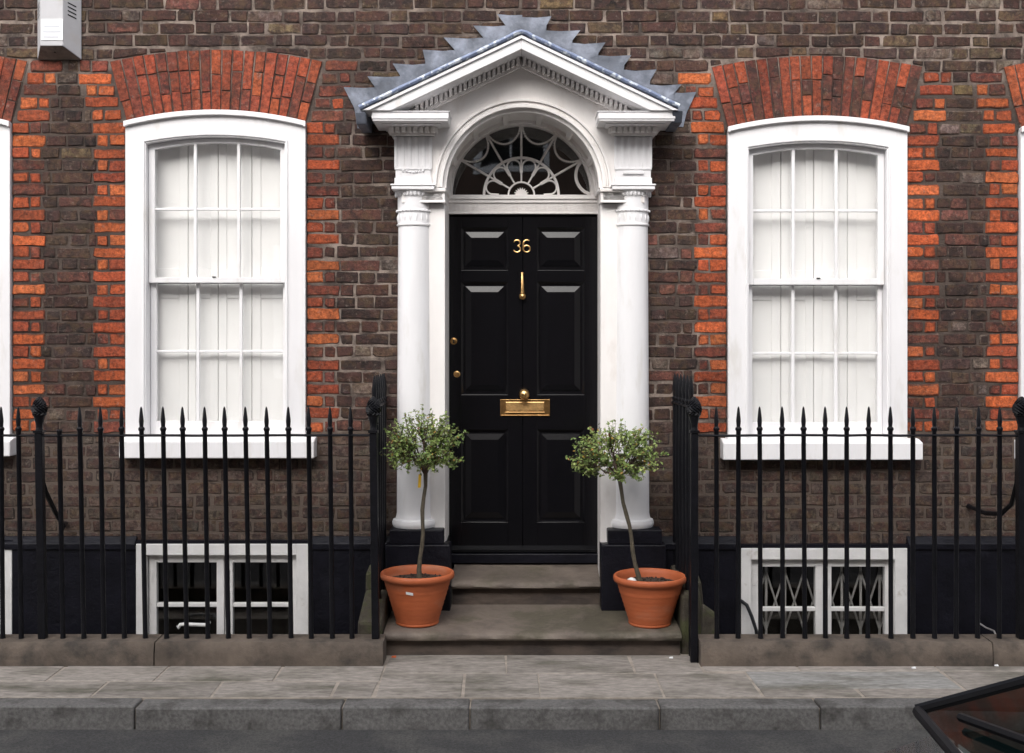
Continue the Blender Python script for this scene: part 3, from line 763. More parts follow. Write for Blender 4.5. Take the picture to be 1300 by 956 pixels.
# lead roof, its rolled edge and the stepped flashing
m = MB(); chevron(.004, .0268, -.345, -.006, m); m.build('lead_roof', M['lead'], doorcase, bevel=.003)
lead_pts = [(xe_l-.006, -.352, rake(xe_l)-.012)]
for i in range(1, 24):
    x = xe_l+(xe_r-xe_l)*i/24; lead_pts.append((x, -.352+rb.uniform(-.002, .002), rake(x)-.010+rb.uniform(-.002, .002)))
lead_pts.append((xe_r+.006, -.352, rake(xe_r)-.012))
lead_pts = [p for p in lead_pts if abs(p[0]-apx) > .05]+[(apx-.03, -.352, apz-.021), (apx, -.352, apz-.014), (apx+.03, -.352, apz-.021)]
lead_pts.sort()
MB().tube(lead_pts, .0145, 8).build('lead_roll', M['lead_edge'], doorcase, smooth=True)
FT_L = [(436.2,110.5), (466.5,97), (498.5,80.8), (536.7,63.4), (563.4,48.2), (600.8,33.1), (631,18.9)]
FB_L = [(449.6,137), (477,112), (508,96), (540,79), (577.6,64), (614,49), (641.7,33)]
FT_R = [(884,116.7), (865.4,107), (833.4,88.3), (801.4,70.5), (768.5,54.5), (736.5,39.3), (700,21.6)]
FB_R = [(871.7,143.4), (855.7,118.5), (825.4,102.5), (792.5,83), (759.6,67.8), (726.7,51.8), (693.8,33)]
def conv(p, y=-.012): return (wx(p[0], y), wz(p[1], y))
for T, B, sd in ((FT_L, FB_L, 1), (FT_R, FB_R, -1)):
    for i in range(7):
        y = -.006-.0032*i
        t, b = conv(T[i]), conv(B[i])
        nxt = conv(B[i+1]) if i < 6 else ((wx(663, y), wz(20.5, y)))
        nt_ = (nxt[0]+sd*.05, t[1]+(.004 if i < 6 else 0)) if i < 6 else (wx(663, y), t[1]-.004)
        low = lambda x: min(rake(max(xe_l, min(xe_r, x)))-.01, t[1]-.02)
        P = [t, (t[0]*.5+nt_[0]*.5, t[1]-.006+rb.uniform(-.003, .003)), nt_, (nt_[0], low(nt_[0])-.06), (b[0]+sd*.02, low(b[0])-.06), (b[0], b[1])]
        vs = []
        curl = [-.005, -.001, 0, 0, 0, -.003]
        nP = len(P); mm = MB()
        mm.add([(p[0], y+c, p[1]) for p, c in zip(P, curl)]+[(p[0], y+.0028+c, p[1]) for p, c in zip(P, curl)], [tuple(range(nP)), tuple(range(2*nP-1, nP-1, -1))]+[(j, (j+1)%nP, nP+(j+1)%nP, nP+j) for j in range(nP)])
        mm.build('lead_flashing', M['lead'], doorcase)
for sx, x in ((-1, xe_l), (1, xe_r)):                # dark lead apron ends under the eaves
    MB().hexa([(x+sx*.0-.03,-.30,rake(x)-.10),(x+.03,-.30,rake(x)-.10),(x+.03,-.01,rake(x)-.10),(x-.03,-.01,rake(x)-.10),(x-.03,-.34,rake(x)-.035),(x+.03,-.34,rake(x)-.035),(x+.03,-.01,rake(x)-.03),(x-.03,-.01,rake(x)-.03)]).build('lead_apron', M['lead'], doorcase, bevel=.006)

# ------------------------------------------------------------------ fanlight
fc, fz, fr_ = .0595, wz(247.7, DY), .452
def FP(r, a, y=0): return (fc+r*math.cos(R(a)), DY+y, fz+r*math.sin(R(a)))
m = MB(); m.ring(circ(fc, fz, VR-.006, -1, 181, 48), circ(fc, fz, fr_-.012, -1, 181, 48), DY-.012, DY+.03)
m.ring(circ(fc, fz, fr_+.010, 0, 180, 48), circ(fc, fz, fr_-.012, 0, 180, 48), DY-.022, DY-.0122)
fan = m.build('fanlight', M['white_old'], house, bevel=.003)
z0, z1 = wz(273.5, DY), fz
m = MB(); m.box(-.42, .565, DY-.02, DY+.06, z0+.008, z1).box(-.42, .565, DY-.045, DY-.02, z1-.03, z1-.004).box(-.42, .565, DY-.034, DY-.02, z1-.052, z1-.03).box(-.42, .565, DY-.028, DY-.02, z0+.008, z0+.02)
for i in range(120): x = -.415+i*.98/120; m.box(x, x+.0045, DY-.026, DY-.02, z0+.026, z1-.062)
m.build('transom', M['white_old'], fan, bevel=.002)
R1, R0 = 49/198.7, 17.5/198.7
m = MB(); m.ring(circ(fc, fz, R1, 0, 180, 40), circ(fc, fz, R1-.016, 0, 180, 40), DY-.006, DY+.014); m.build('fan_ring', M['white_old'], fan, bevel=.003)
m = MB(); m.ring(circ(fc, fz, R0, 0, 180, 28), circ(fc, fz, R0-.011, 0, 180, 28), DY-.006, DY+.014); m.build('fan_hub', M['white_old'], fan, bevel=.003)
star = []
for i in range(19): a = i*10; r = .050 if i % 2 == 0 else .034; star.append((fc+r*math.cos(R(a)), fz+r*math.sin(R(a))))
MB().prism(star, DY-.012, DY+.004).build('fan_rosette', M['white_old'], fan, bevel=.002)
for i in range(1, 6):
    a = i*30; MB().tube([FP(R1-.004, a), FP(fr_-.008, a)], .0072, 8).build('fan_spoke', M['white_old'], fan, smooth=True)
    MB().tube([FP(R0-.004, a), FP(R1-.012, a)], .0058, 8).build('petal_bar', M['white_old'], fan, smooth=True)
for i in range(6):                                   # rounded petal heads inside the ring
    a = 15+i*30; rc = R1-.016-.043
    pts = []
    for j in range(13):
        b = -92+184*j/12
        ca = (rc*math.cos(R(a)), rc*math.sin(R(a))); rr = .0435
        pts.append((fc+ca[0]+rr*math.cos(R(a+b)), DY, fz+ca[1]+rr*math.sin(R(a+b))))
    pts = [FP(R0+.055, a-13.2)]+pts+[FP(R0+.055, a+13.2)]
    MB().tube(pts, .0058, 6).build('fan_petal', M['white_old'], fan, smooth=True)
    s0, s1 = i*30, (i+1)*30                           # beaded swags
    if i == 5: continue
    P0, P1 = Vector(FP(fr_-.014, s0+1)), Vector(FP(fr_-.014, s1-1)); mid = (P0+P1)/2; inward = Vector((fc, DY, fz))-mid; inward.normalize()
    dip = .085 if i else .06
    pts = [P0+(P1-P0)*t/10+inward*dip*(1-(2*t/10-1)**2)**.75 for t in range(11)]
    m = MB(); m.tube(pts, .0052 if i else .011, 6)
    if i:
        for t in range(20):
            p = P0+(P1-P0)*t/19+inward*dip*(1-(2*t/19-1)**2)**.75; m.lathe([(.001, -.0075), (.0072, -.003), (.0072, .003), (.001, .0075)], (p.x, p.y-.006, p.z), 6)
    m.build('fan_swag', M['white_old'], fan, smooth=True)
for i in range(6):
    p = [(fc, fz)]+circ(fc, fz, fr_-.006, i*30, i*30+30, 8)
    MB().prism(p, DY+.016, DY+.019).build('pane', M['fan_glass'], fan)
# dark hall behind
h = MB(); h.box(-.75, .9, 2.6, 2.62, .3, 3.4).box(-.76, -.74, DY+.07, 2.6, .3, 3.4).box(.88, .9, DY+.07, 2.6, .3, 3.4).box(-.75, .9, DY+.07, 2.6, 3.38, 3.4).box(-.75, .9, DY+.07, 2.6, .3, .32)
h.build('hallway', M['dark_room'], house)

# ------------------------------------------------------------------ front door
DL, DR = -.4005, .5466; DB, DT = wz(699, DY), wz(275, DY)
def dx(p): return wx(p, DY)
def dz(p): return wz(p, DY)
colL, colR = (dx(585.5), dx(645)), (dx(682), dx(742))
rows = [(dz(289), dz(343)), (dz(358), dz(501)), (dz(545.5), dz(663))]
m = MB(); y0, y1 = DY, DY+.05; seam = dx(663.5)
m.box(DL, colL[0], y0, y1, DB, DT).box(colL[1], seam-.002, y0, y1, DB, DT).box(seam+.002, colR[0], y0, y1, DB, DT).box(colR[1], DR, y0, y1, DB, DT)
m.box(seam-.002, seam+.002, y0+.006, y1, DB, DT)
for c in (colL, colR):
    zs = [DT]+[z for r in rows for z in r]+[DB]
    for a, b in zip(zs[::2], zs[1::2]): m.box(c[0], c[1], y0, y1, b, a)
door = m.build('front_door', M['door'], house, bevel=.0025)
for c in (colL, colR):
    for zt, zb in rows:
        m = MB(); a, b = c; r = .017
        m.add([(a,y0+.001,zb),(b,y0+.001,zb),(b,y0+.001,zt),(a,y0+.001,zt),(a+r,y0+.016,zb+.011),(b-r,y0+.016,zb+.011),(b-r,y0+.016,zt-r),(a+r,y0+.016,zt-r)], [(0,1,5,4),(1,2,6,5),(2,3,7,6),(3,0,4,7)])
        g, e = r+.010, r+.047
        v = [(a+g,y0+.0115,zb+g),(b-g,y0+.0115,zb+g),(b-g,y0+.0115,zt-g),(a+g,y0+.0115,zt-g),(a+e,y0+.001,zb+e),(b-e,y0+.001,zb+e),(b-e,y0+.001,zt-e),(a+e,y0+.001,zt-e)]
        m.add(v, [(0,1,5,4),(1,2,6,5),(2,3,7,6),(3,0,4,7),(4,5,6,7)])
        m.box(a+r*.5, b-r*.5, y0+.0165, y0+.03, zb+r*.5, zt-r*.5)
        m.build('door_panel', M['door'], door)
# weather bar and threshold
m = MB(); m.xprism([(DY-.035, DB-.006), (DY-.035, DB+.012), (DY+.0, DB+.032), (DY+.02, DB+.032), (DY+.02, DB-.006)], DL+.002, DR-.002).build('weather_bar', M['door'], door, bevel=.003)
MB().box(-.4, .546, DY-.05, DY+.06, .358, DB-.012).build('threshold', M['black'], house, bevel=.006)
def disc(name, px, py, r, mt, dome=.008):
    x, z = dx(px), dz(py); m = MB(); seg = 20; prof = [(r, 0), (r, -.004), (r*.85, -.007), (r*.6, -.007-dome*.3), (.0008, -.007-dome*.4)]
    vs = []; fs = []
    for q_, (rr, yy) in enumerate(prof):
        for i in range(seg): a = 2*math.pi*i/seg; vs.append((x+rr*math.cos(a), DY+yy, z+rr*math.sin(a)))
    for j in range(len(prof)-1):
        for i in range(seg): fs.append((j*seg+i, j*seg+(i+1)%seg, (j+1)*seg+(i+1)%seg, (j+1)*seg+i))
    m.add(vs, fs); return m.build(name, mt, door, smooth=True)
disc('keyhole_escutcheon', 576, 433, .0225, M['brass_dark'])
m = MB(); x, z = dx(576), dz(433); m.prism(circ(x, z+.004, .005, -60, 240, 12)+[(x-.006, z-.012), (x+.006, z-.012)], DY-.0135, DY-.009).build('keyhole', M['hole'], door)
disc('cylinder_lock', 580, 475, .0215, M['brass'])
m = MB(); x, z = dx(580), dz(475); m.ring(circ(x, z, .0135, 0, 359, 20), circ(x, z, .010, 0, 359, 20), DY-.013, DY-.008).box(x-.0012, x+.0012, DY-.0128, DY-.009, z-.007, z+.007).build('lock_face', M['brass_dark'], door)
def ylathe(mb, x, z, prof, seg=24):                 # profile (r, y) about an axis along Y
    vs = []; fs = []
    for rr, yy in prof:
        for i in range(seg): a = 2*math.pi*i/seg; vs.append((x+rr*math.cos(a), yy, z+rr*math.sin(a)))
    for j in range(len(prof)-1):
        for i in range(seg): fs.append((j*seg+i, j*seg+(i+1)%seg, (j+1)*seg+(i+1)%seg, (j+1)*seg+i))
    return mb.add(vs, fs)
kx, kz = dx(665.5), dz(500)
ylathe(MB(), kx, kz, [(.024, DY), (.024, DY-.006), (.012, DY-.012), (.011, DY-.03), (.02, DY-.036), (.030, DY-.048), (.0335, DY-.062), (.030, DY-.077), (.019, DY-.088), (.001, DY-.092)]).build('door_knob', M['brass'], door, smooth=True, sharp=60)
# letter plate
a, b, t, bt = dx(635), dx(698), dz(507), dz(528)
m = MB(); m.box(a, b, DY-.005, DY, bt, t).ring([(a, bt), (b, bt), (b, t), (a, t), (a, bt)], [(a+.007, bt+.007), (b-.007, bt+.007), (b-.007, t-.007), (a+.007, t-.007), (a+.007, bt+.007)], DY-.010, DY-.005)
lp = m.build('letter_plate', M['brass_dark'], door, bevel=.002)
m = MB(); i0, i1, iz0, iz1 = a+.035, b-.035, bt+.026, t-.016
m.add([(i0,DY-.0053,iz0),(i1,DY-.0053,iz0),(i1,DY-.0053,iz1),(i0,DY-.0053,iz1),(i0+.004,DY-.016,iz0+.006),(i1-.004,DY-.016,iz0+.006),(i1-.004,DY-.008,iz1-.004),(i0+.004,DY-.008,iz1-.004)], [(0,1,5,4),(1,2,6,5),(2,3,7,6),(3,0,4,7),(4,5,6,7)])
m.box(i0-.002, i1+.002, DY-.013, DY-.005, iz0-.006, iz0); m.build('letter_flap', M['brass'], door, bevel=.0015)
# knocker
m = MB(); x = dx(663); zt, zb = dz(346.5), dz(380)
m.tube([(x, DY-.012, zt), (x, DY-.022, zt-.03), (x+.001, DY-.03, zt-.08), (x+.001, DY-.034, zb+.035)], [.007, .009, .011, .0135], 10)
ylathe(m, x+.001, zb+.018, [(.020, DY), (.020, DY-.008), (.016, DY-.02), (.021, DY-.03), (.021, DY-.04), (.012, DY-.05), (.001, DY-.053)], 16)
ylathe(m, x, zt-.006, [(.012, DY), (.012, DY-.006), (.008, DY-.018), (.001, DY-.02)], 12)
m.build('door_knocker', M['brass'], door, smooth=True)
# the number 36
def num(pts, x, z, s, name):
    P = [(x+p[0]*s, DY-.006, z+p[1]*s) for p in pts]; P2 = []
    for p, q_ in zip(P, P[1:]): P2 += [p, tuple((u+v)/2 for u, v in zip(p, q_))]
    P2.append(P[-1]); w_ = [.0038+.0022*abs(math.sin(i/len(P2)*6.3)) for i in range(len(P2))]
    return MB().tube(P2, w_, 8).build(name, M['brass'], door, smooth=True)
arc = lambda cx, cz, rx, rz, a0, a1, n: [(cx+rx*math.cos(R(a0+(a1-a0)*i/n)), cz+rz*math.sin(R(a0+(a1-a0)*i/n))) for i in range(n+1)]
sN = .079/2
three = arc(0, .48, .50, .48, 165, -75, 12)+arc(0, -.50, .56, .50, 75, -165, 14)
six = arc(.05, .35, .58, .62, 50, 170, 8)+[(-.56, -.2)]+arc(0, -.45, .55, .53, 180, 540, 22)
num(three, dx(656.3), dz(312.5), sN, 'door_number'); num(six, dx(668.5), dz(312.5), sN, 'door_number')

# ------------------------------------------------------------------ steps
steps = thing('stone_steps', (.1, -.3, 0), 'worn brown stone doorsteps rising from the pavement to the black front door', 'steps')
m = MB()
def stepped(x0, x1, yf, yb, zf, zbk, zlow, name, wear=.012):
    nX = 24; m = MB(); prof0 = [(yf+.05, zlow), (yf+.05, zf-.058), (yf+.004, zf-.048), (yf-.006, zf-.03), (yf, zf-.010), (yf+.02, zf-.001), (yf+.06, zf+.003), ((yf+yb)/2, (zf+zbk)/2), (yb, zbk), (yb, zlow)]
    vs = []; fs = []; n = len(prof0)
    for i in range(nX+1):
        x = x0+(x1-x0)*i/nX; u = (x-(x0+x1)/2)/((x1-x0)/2); wv = wear*(max(0, 1-(u/.75)**2))**1.0
        for j, (y, z) in enumerate(prof0):
            d = wv if 3 <= j <= 6 else (wv*.6 if j == 7 else 0)
            vs.append((x, y+(rb.uniform(-.003, .003) if j in (2, 3, 4) else 0), z-d+(rb.uniform(-.0015, .0015) if j in (4, 5, 6, 7) else 0)))
    for i in range(nX):
        for j in range(n): j2 = (j+1)%n; fs.append((i*n+j, (i+1)*n+j, (i+1)*n+j2, i*n+j2))
    fs += [tuple(range(n)), tuple(nX*n+j for j in range(n-1, -1, -1))]
    m.add(vs, fs); o = m.build(name, M['step'], steps, smooth=True, sharp=50)
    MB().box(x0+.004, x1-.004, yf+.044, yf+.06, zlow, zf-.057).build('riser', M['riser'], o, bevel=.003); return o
stepped(-.720, .950, -.565, .02, .137, .172, -.06, 'step', .006)
stepped(-.3655, .5405, -.062, DY+.06, .320, .356, .160, 'step', .010)
# flank blocks beside the steps
fl = thing('stone_flank', (-.79, -.3, -.06), 'low mossy stone kerb beside the left end of the steps', 'stone kerb', 'side stones of the steps')
MB().hexa([(-.87,-.575,-.06),(-.725,-.575,-.06),(-.725,-.215,-.06),(-.87,-.215,-.06),(-.865,-.57,.20),(-.728,-.57,.20),(-.728,-.215,.31),(-.865,-.215,.31)]).build('stone', M['moss'], fl, bevel=.02)
MB().hexa([(-.87,-.21,-.06),(-.792,-.21,-.06),(-.792,-.002,-.06),(-.87,-.002,-.06),(-.865,-.21,.40),(-.793,-.21,.40),(-.793,-.002,.42),(-.865,-.002,.42)]).build('stone', M['moss'], fl, bevel=.012)
fl = thing('stone_flank', (1.05, -.3, -.06), 'mossy broken stone block beside the right end of the steps', 'stone kerb', 'side stones of the steps')
MB().hexa([(.955,-.50,-.06),(1.12,-.50,-.06),(1.13,-.28,-.06),(.955,-.28,-.06),(.96,-.50,.33),(1.065,-.50,.345),(1.08,-.28,.39),(.96,-.28,.37)]).build('stone', M['moss'], fl, bevel=.022)
MB().hexa([(.955,-.275,-.06),(1.15,-.275,-.06),(1.15,-.002,-.06),(.955,-.002,-.06),(.96,-.275,.385),(1.11,-.275,.36),(1.12,-.002,.40),(.96,-.002,.42)]).build('stone', M['moss'], fl, bevel=.018)
MB().hexa([(1.066,-.56,.10),(1.16,-.56,.10),(1.16,-.508,.10),(1.066,-.508,.10),(1.07,-.56,.28),(1.15,-.56,.23),(1.15,-.508,.24),(1.07,-.508,.30)]).build('stone', M['moss'], fl, bevel=.015)

# ------------------------------------------------------------------ plinth and railings
PT = .131
def plinth(xa, xb, lab, cuts):
    t = thing('stone_plinth', ((xa+xb)/2, -.665, 0), lab, 'low wall', 'stone plinths under the railings')
    xs = [xa]+cuts+[xb]
    for a, b in zip(xs, xs[1:]):
        m = MB(); n = 14; prof = [(-.75, -.06), (-.752, .05), (-.746, PT-.022), (-.735, PT-.004), (-.58, PT), (-.58, -.06)]
        vs = []; fs = []; k_ = len(prof)
        for i in range(n+1):
            x = a+.003+(b-a-.006)*i/n
            for j, (y, z) in enumerate(prof): vs.append((x, y+(rb.uniform(-.004, .004) if 0 < j < 4 else 0), z+(rb.uniform(-.003, .003) if 1 < j < 4 else 0)))
        for i in range(n):
            for j in range(k_): j2 = (j+1)%k_; fs.append((i*k_+j, (i+1)*k_+j, (i+1)*k_+j2, i*k_+j2))
        fs += [tuple(range(k_)), tuple(n*k_+j for j in range(k_-1, -1, -1))]
        m.add(vs, fs).build('coping_stone', M['plinth'], t, smooth=True, sharp=40)
plinth(-5.2, -.700, 'long dirty stone plinth under the railing left of the steps', [-3.9, -1.95])
plinth(1.026, 5.2, 'long dirty stone plinth under the railing right of the steps', [2.62, 3.9])

RY = -.66; RSC = FPX/(RY-CAM_Y); RZ = 1.249
def bar_prof(z0, rail, tip, spike=True):
    p = [(.0150, z0), (.0130, z0+.03), (.0130, rail+.026)]
    if spike: h = tip-rail; p += [(.0175, rail+.034), (.0175, rail+.043), (.0105, rail+.052), (.0132, rail+.50*h), (.0122, rail+.60*h), (.0062, rail+.93*h), (.0025, tip)]
    else: p[-1] = (.0135, rail+.022); p += [(.017, rail+.028), (.015, rail+.036), (.001, rail+.038)]
    return p
def copy_bar(src, parent, loc, rot=(0, 0, 0), name=None):
    o = src.copy(); C.objects.link(o); o.parent = parent; o.location = Vector(loc)-WL[parent.name]; o.rotation_euler = rot; WL[o.name] = Vector(loc); return o
def finial(parent, x, y, z, sc=1):
    m = MB(); s = sc
    m.box(x-.026*s, x+.026*s, y-.026*s, y+.026*s, z, z+.014)
    m.lathe([(.020*s, .014), (.018*s, .03), (.020*s, .05), (.030*s, .09), (.036*s, .098)], (x, y, z), 16)
    nr = 12; prof = []
    for j in range(nr+1):
        t = j/nr; r = .0395*s*math.sin(math.pi*(.28+.70*t))**.75 if t < .98 else .006
        prof.append((r, .098+.102*t))
    m.lathe(prof, (x, y, z), 20, fn=lambda i, j: 1+.10*(1 if (i+j) % 2 else -1)*(1 if j < nr else 0))
    return m.build('finial', M['iron'], parent)
def railing(side):
    left = side < 0
    lab = ('black iron railing with spear tops in front of the windows left of the door' if left else 'black iron railing with spear tops in front of the window right of the door')
    t = thing('iron_railing', (-2.5 if left else 3.0, RY, PT), lab, 'railing', 'iron railings in front of the house')
    if left:
        top = [1.5, 24, None, 76, 101.5, 128, 154.7, 180, 207.5, 232, 260, 285.5, 312, 338.5, 365.5, 392, 419, 445]
        bot = [3.5, 27, None, 80, 106.6, 132, 158, 184.5, 211.5, 237, 264, 290, 316.5, 343, 369.6, 395.3, 422, 447]
        post = [(50, 54.5, PT-.004), (474, 477, PT-.004)]
        top = [-105, -78.5, -52, -25]+top; bot = [-102, -75.5, -49, -22.5]+bot
        ends = (-5.15, (474-650)/RSC)
    else:
        top = [910, 937, 964.6, 993, 1020.4, 1047.5, 1074.6, 1102.3, 1131, 1159, 1187, 1214.7, 1241.8, 1269, 1324, 1351, 1378, 1405]
        bot = [910, 937, 965.6, 993.7, 1021.8, 1048, 1075, 1101.6, 1131, 1159, 1186.5, 1214, 1241, 1268.5, 1324, 1351, 1378, 1405]
        post = [(881.5, 881, -.012), (1297, 1297.5, PT-.004)]
        ends = ((881.5-650)/RSC, 5.15)
    src = MB().lathe(bar_prof(0, RZ-PT, 1.411-PT), (0, RY, PT), 10).build('railing_bar', M['iron'], t, smooth=True, origin=(0, RY, PT))
    stub = MB().lathe(bar_prof(0, RZ-PT, 0, False), (0, RY, PT), 10).build('railing_bar', M['iron'], t, smooth=True, origin=(0, RY, PT)) if left else None
    first = True; fs = True
    for a, b in zip(top, bot):
        if a is None: continue
        loc = ((b-650)/RSC, RY, PT-.003); rot = (rb.uniform(-.004, .004), math.atan((a-b)/RSC/(RZ-PT)), rb.uniform(0, 1))
        if a == 76: o = stub; o.location = Vector(loc)-WL[t.name]; o.rotation_euler = rot; continue
        if first: src.location = Vector(loc)-WL[t.name]; src.rotation_euler = rot; first = False
        else: copy_bar(src, t, loc, rot)
    # top rail, a little uneven
    n = 40; pts = [(ends[0]+(ends[1]-ends[0])*i/n, RY+rb.uniform(-.0015, .0015), RZ+rb.uniform(-.0018, .0018)) for i in range(n+1)]
    MB().tube(pts, .0075, 8, flat=2.4).build('top_rail', M['iron'], t, smooth=True)
    for a, b, z0 in post:
        xa, xb = (a-650)/RSC, (b-650)/RSC; h = .0205 if (a in (474, 881.5)) else .021
        if a == 1297: h = .026
        m = MB(); m.hexa([(xb-h,RY-h,z0),(xb+h,RY-h,z0),(xb+h,RY+h,z0),(xb-h,RY+h,z0),(xa-h,RY-h,RZ+.014),(xa+h,RY-h,RZ+.014),(xa+h,RY+h,RZ+.014),(xa-h,RY+h,RZ+.014)])
        pt = m.build('railing_post', M['iron'], t, bevel=.004)
        finial(pt, xa, RY, RZ+.0145, 1.15 if a == 1297 else 1)
    # return run beside the steps, taller, down to the flank stones
    X = -.775 if left else 1.008; RR = 1.397
    ys = [-.535, -.43, -.325, -.22, -.115, -.03]
    for i, y in enumerate(ys):
        zb = (.20+.11*(y+.57)/.355 if y < -.215 else .40) if left else (.33+.05*(y+.5)/.22 if y > -.5 else .33)
        if not left and y < -.5: zb = -.01
        m = MB().lathe([(.0135, zb-.02), (.0135, RR+.02), (.018, RR+.026), (.018, RR+.034), (.012, RR+.04), (.016, RR+.09), (.009, RR+.15), (.003, RR+.178)], (X+(.0 if left else -.004*i), y, 0), 10)
        m.build('railing_bar', M['iron'], t, smooth=True)
    MB().tube([(X, RY+.03, RR-.002), (X, -.3, RR), (X+(-.0 if left else -.02), .006, RR)], .0085, 8, flat=2.2).build('return_rail', M['iron'], t, smooth=True)
    MB().tube([(ends[1 if left else 0]+(.02 if left else -.0), RY+.02, RZ+.06), (X, RY+.035, RR-.002)], .010, 8).build('rail_scroll', M['iron'], t, smooth=True)
    # curved back stay
    if left: P = [(-2.61, RY+.02, 1.02), (-2.60, RY+.06, .93), (-2.585, RY+.16, .80), (-2.60, RY+.32, .70), (-2.66, -.2, .665), (-2.72, .0, .66)]
    else: P = [(2.805, RY+.02, 1.13), (2.815, RY+.06, .98), (2.82, RY+.14, .85), (2.815, RY+.27, .775), (2.80, -.2, .752), (2.78, .005, .765)]
    MB().tube(P, .014, 8).build('back_stay', M['iron'], t, smooth=True)
    return t
railing(-1); railing(1)

# ------------------------------------------------------------------ pots and trees
def pot(cx, cy, zb, h, R_, label, sticker=False):
    t = thing('plant_pot', (cx, cy, zb), label, 'plant pot', 'terracotta pots on the lower step')
    rb_ = R_*.575; m = MB(); prof = [(rb_*.9, 0), (rb_, .004), (rb_+.002, .014), (rb_-.001, .018)]
    nz = 22
    for i in range(nz+1):
        u = i/nz; r = rb_+(R_*.905-rb_)*u+.0012*math.sin(i*2.4)
        prof.append((r, .02+(h-.062)*u))
    prof += [(R_*.925, h-.041), (R_*.985, h-.034), (R_*1.0, h-.02), (R_*.99, h-.006), (R_*.955, h), (R_*.915, h-.004), (R_*.885, h-.03), (R_*.83, h-.10), (R_*.5, h-.11)]
    m.lathe(prof, (cx, cy, zb), 56).build('pot_body', M['terra'], t, smooth=True, sharp=70)
    m = MB(); seg = 28; rings = 7; vs = [(cx, cy, zb+h-.048)]; fs = []
    for j in range(1, rings+1):
        for i in range(seg): a = 2*math.pi*i/seg; r = R_*.872*j/rings; vs.append((cx+r*math.cos(a), cy+r*math.sin(a), zb+h-.052+rb.uniform(-.006, .006)*(1 if j < rings else 0)))
    for i in range(seg): fs.append((0, 1+i, 1+(i+1)%seg))
    for j in range(rings-1):
        for i in range(seg): a = 1+j*seg; fs.append((a+i, a+seg+i, a+seg+(i+1)%seg, a+(i+1)%seg))
    m.add(vs, fs)
    for _ in range(90):
        a = rb.uniform(0, 6.28); r = R_*.82*math.sqrt(rb.random()); s = rb.uniform(.003, .007); m.box(cx+r*math.cos(a)-s, cx+r*math.cos(a)+s, cy+r*math.sin(a)-s, cy+r*math.sin(a)+s, zb+h-.056, zb+h-.048+s)
    m.build('soil', M['soil'], t)
    if sticker:
        zc = zb+h-.088; r = rb_+(R_*.905-rb_)*((h-.088-.02)/(h-.062))+.0025; m = MB()
        vs = []; n = 6
        for k_ in range(n+1):
            a = R(-90-12+k_*13/n-4)
            for dz_ in (-.008, .008): rr = r+(dz_/.3)*.07; vs.append((cx+rr*math.cos(a), cy+rr*math.sin(a), zc+dz_-.001*k_))
        m.add(vs, [(2*k_, 2*k_+2, 2*k_+3, 2*k_+1) for k_ in range(n)]); s_ = m.build('sticker', M['paper'], t); s_['label'] = 'small white price sticker'
    return t
PYL = -.372
pot(-.546, PYL, tread1(PYL)-.006, .300, .214, 'terracotta pot with a small white sticker on the left of the step', True)
pot(.794, PYL-.012, tread1(PYL)-.008, .285, .2105, 'terracotta pot holding a white pebble on the right of the step')

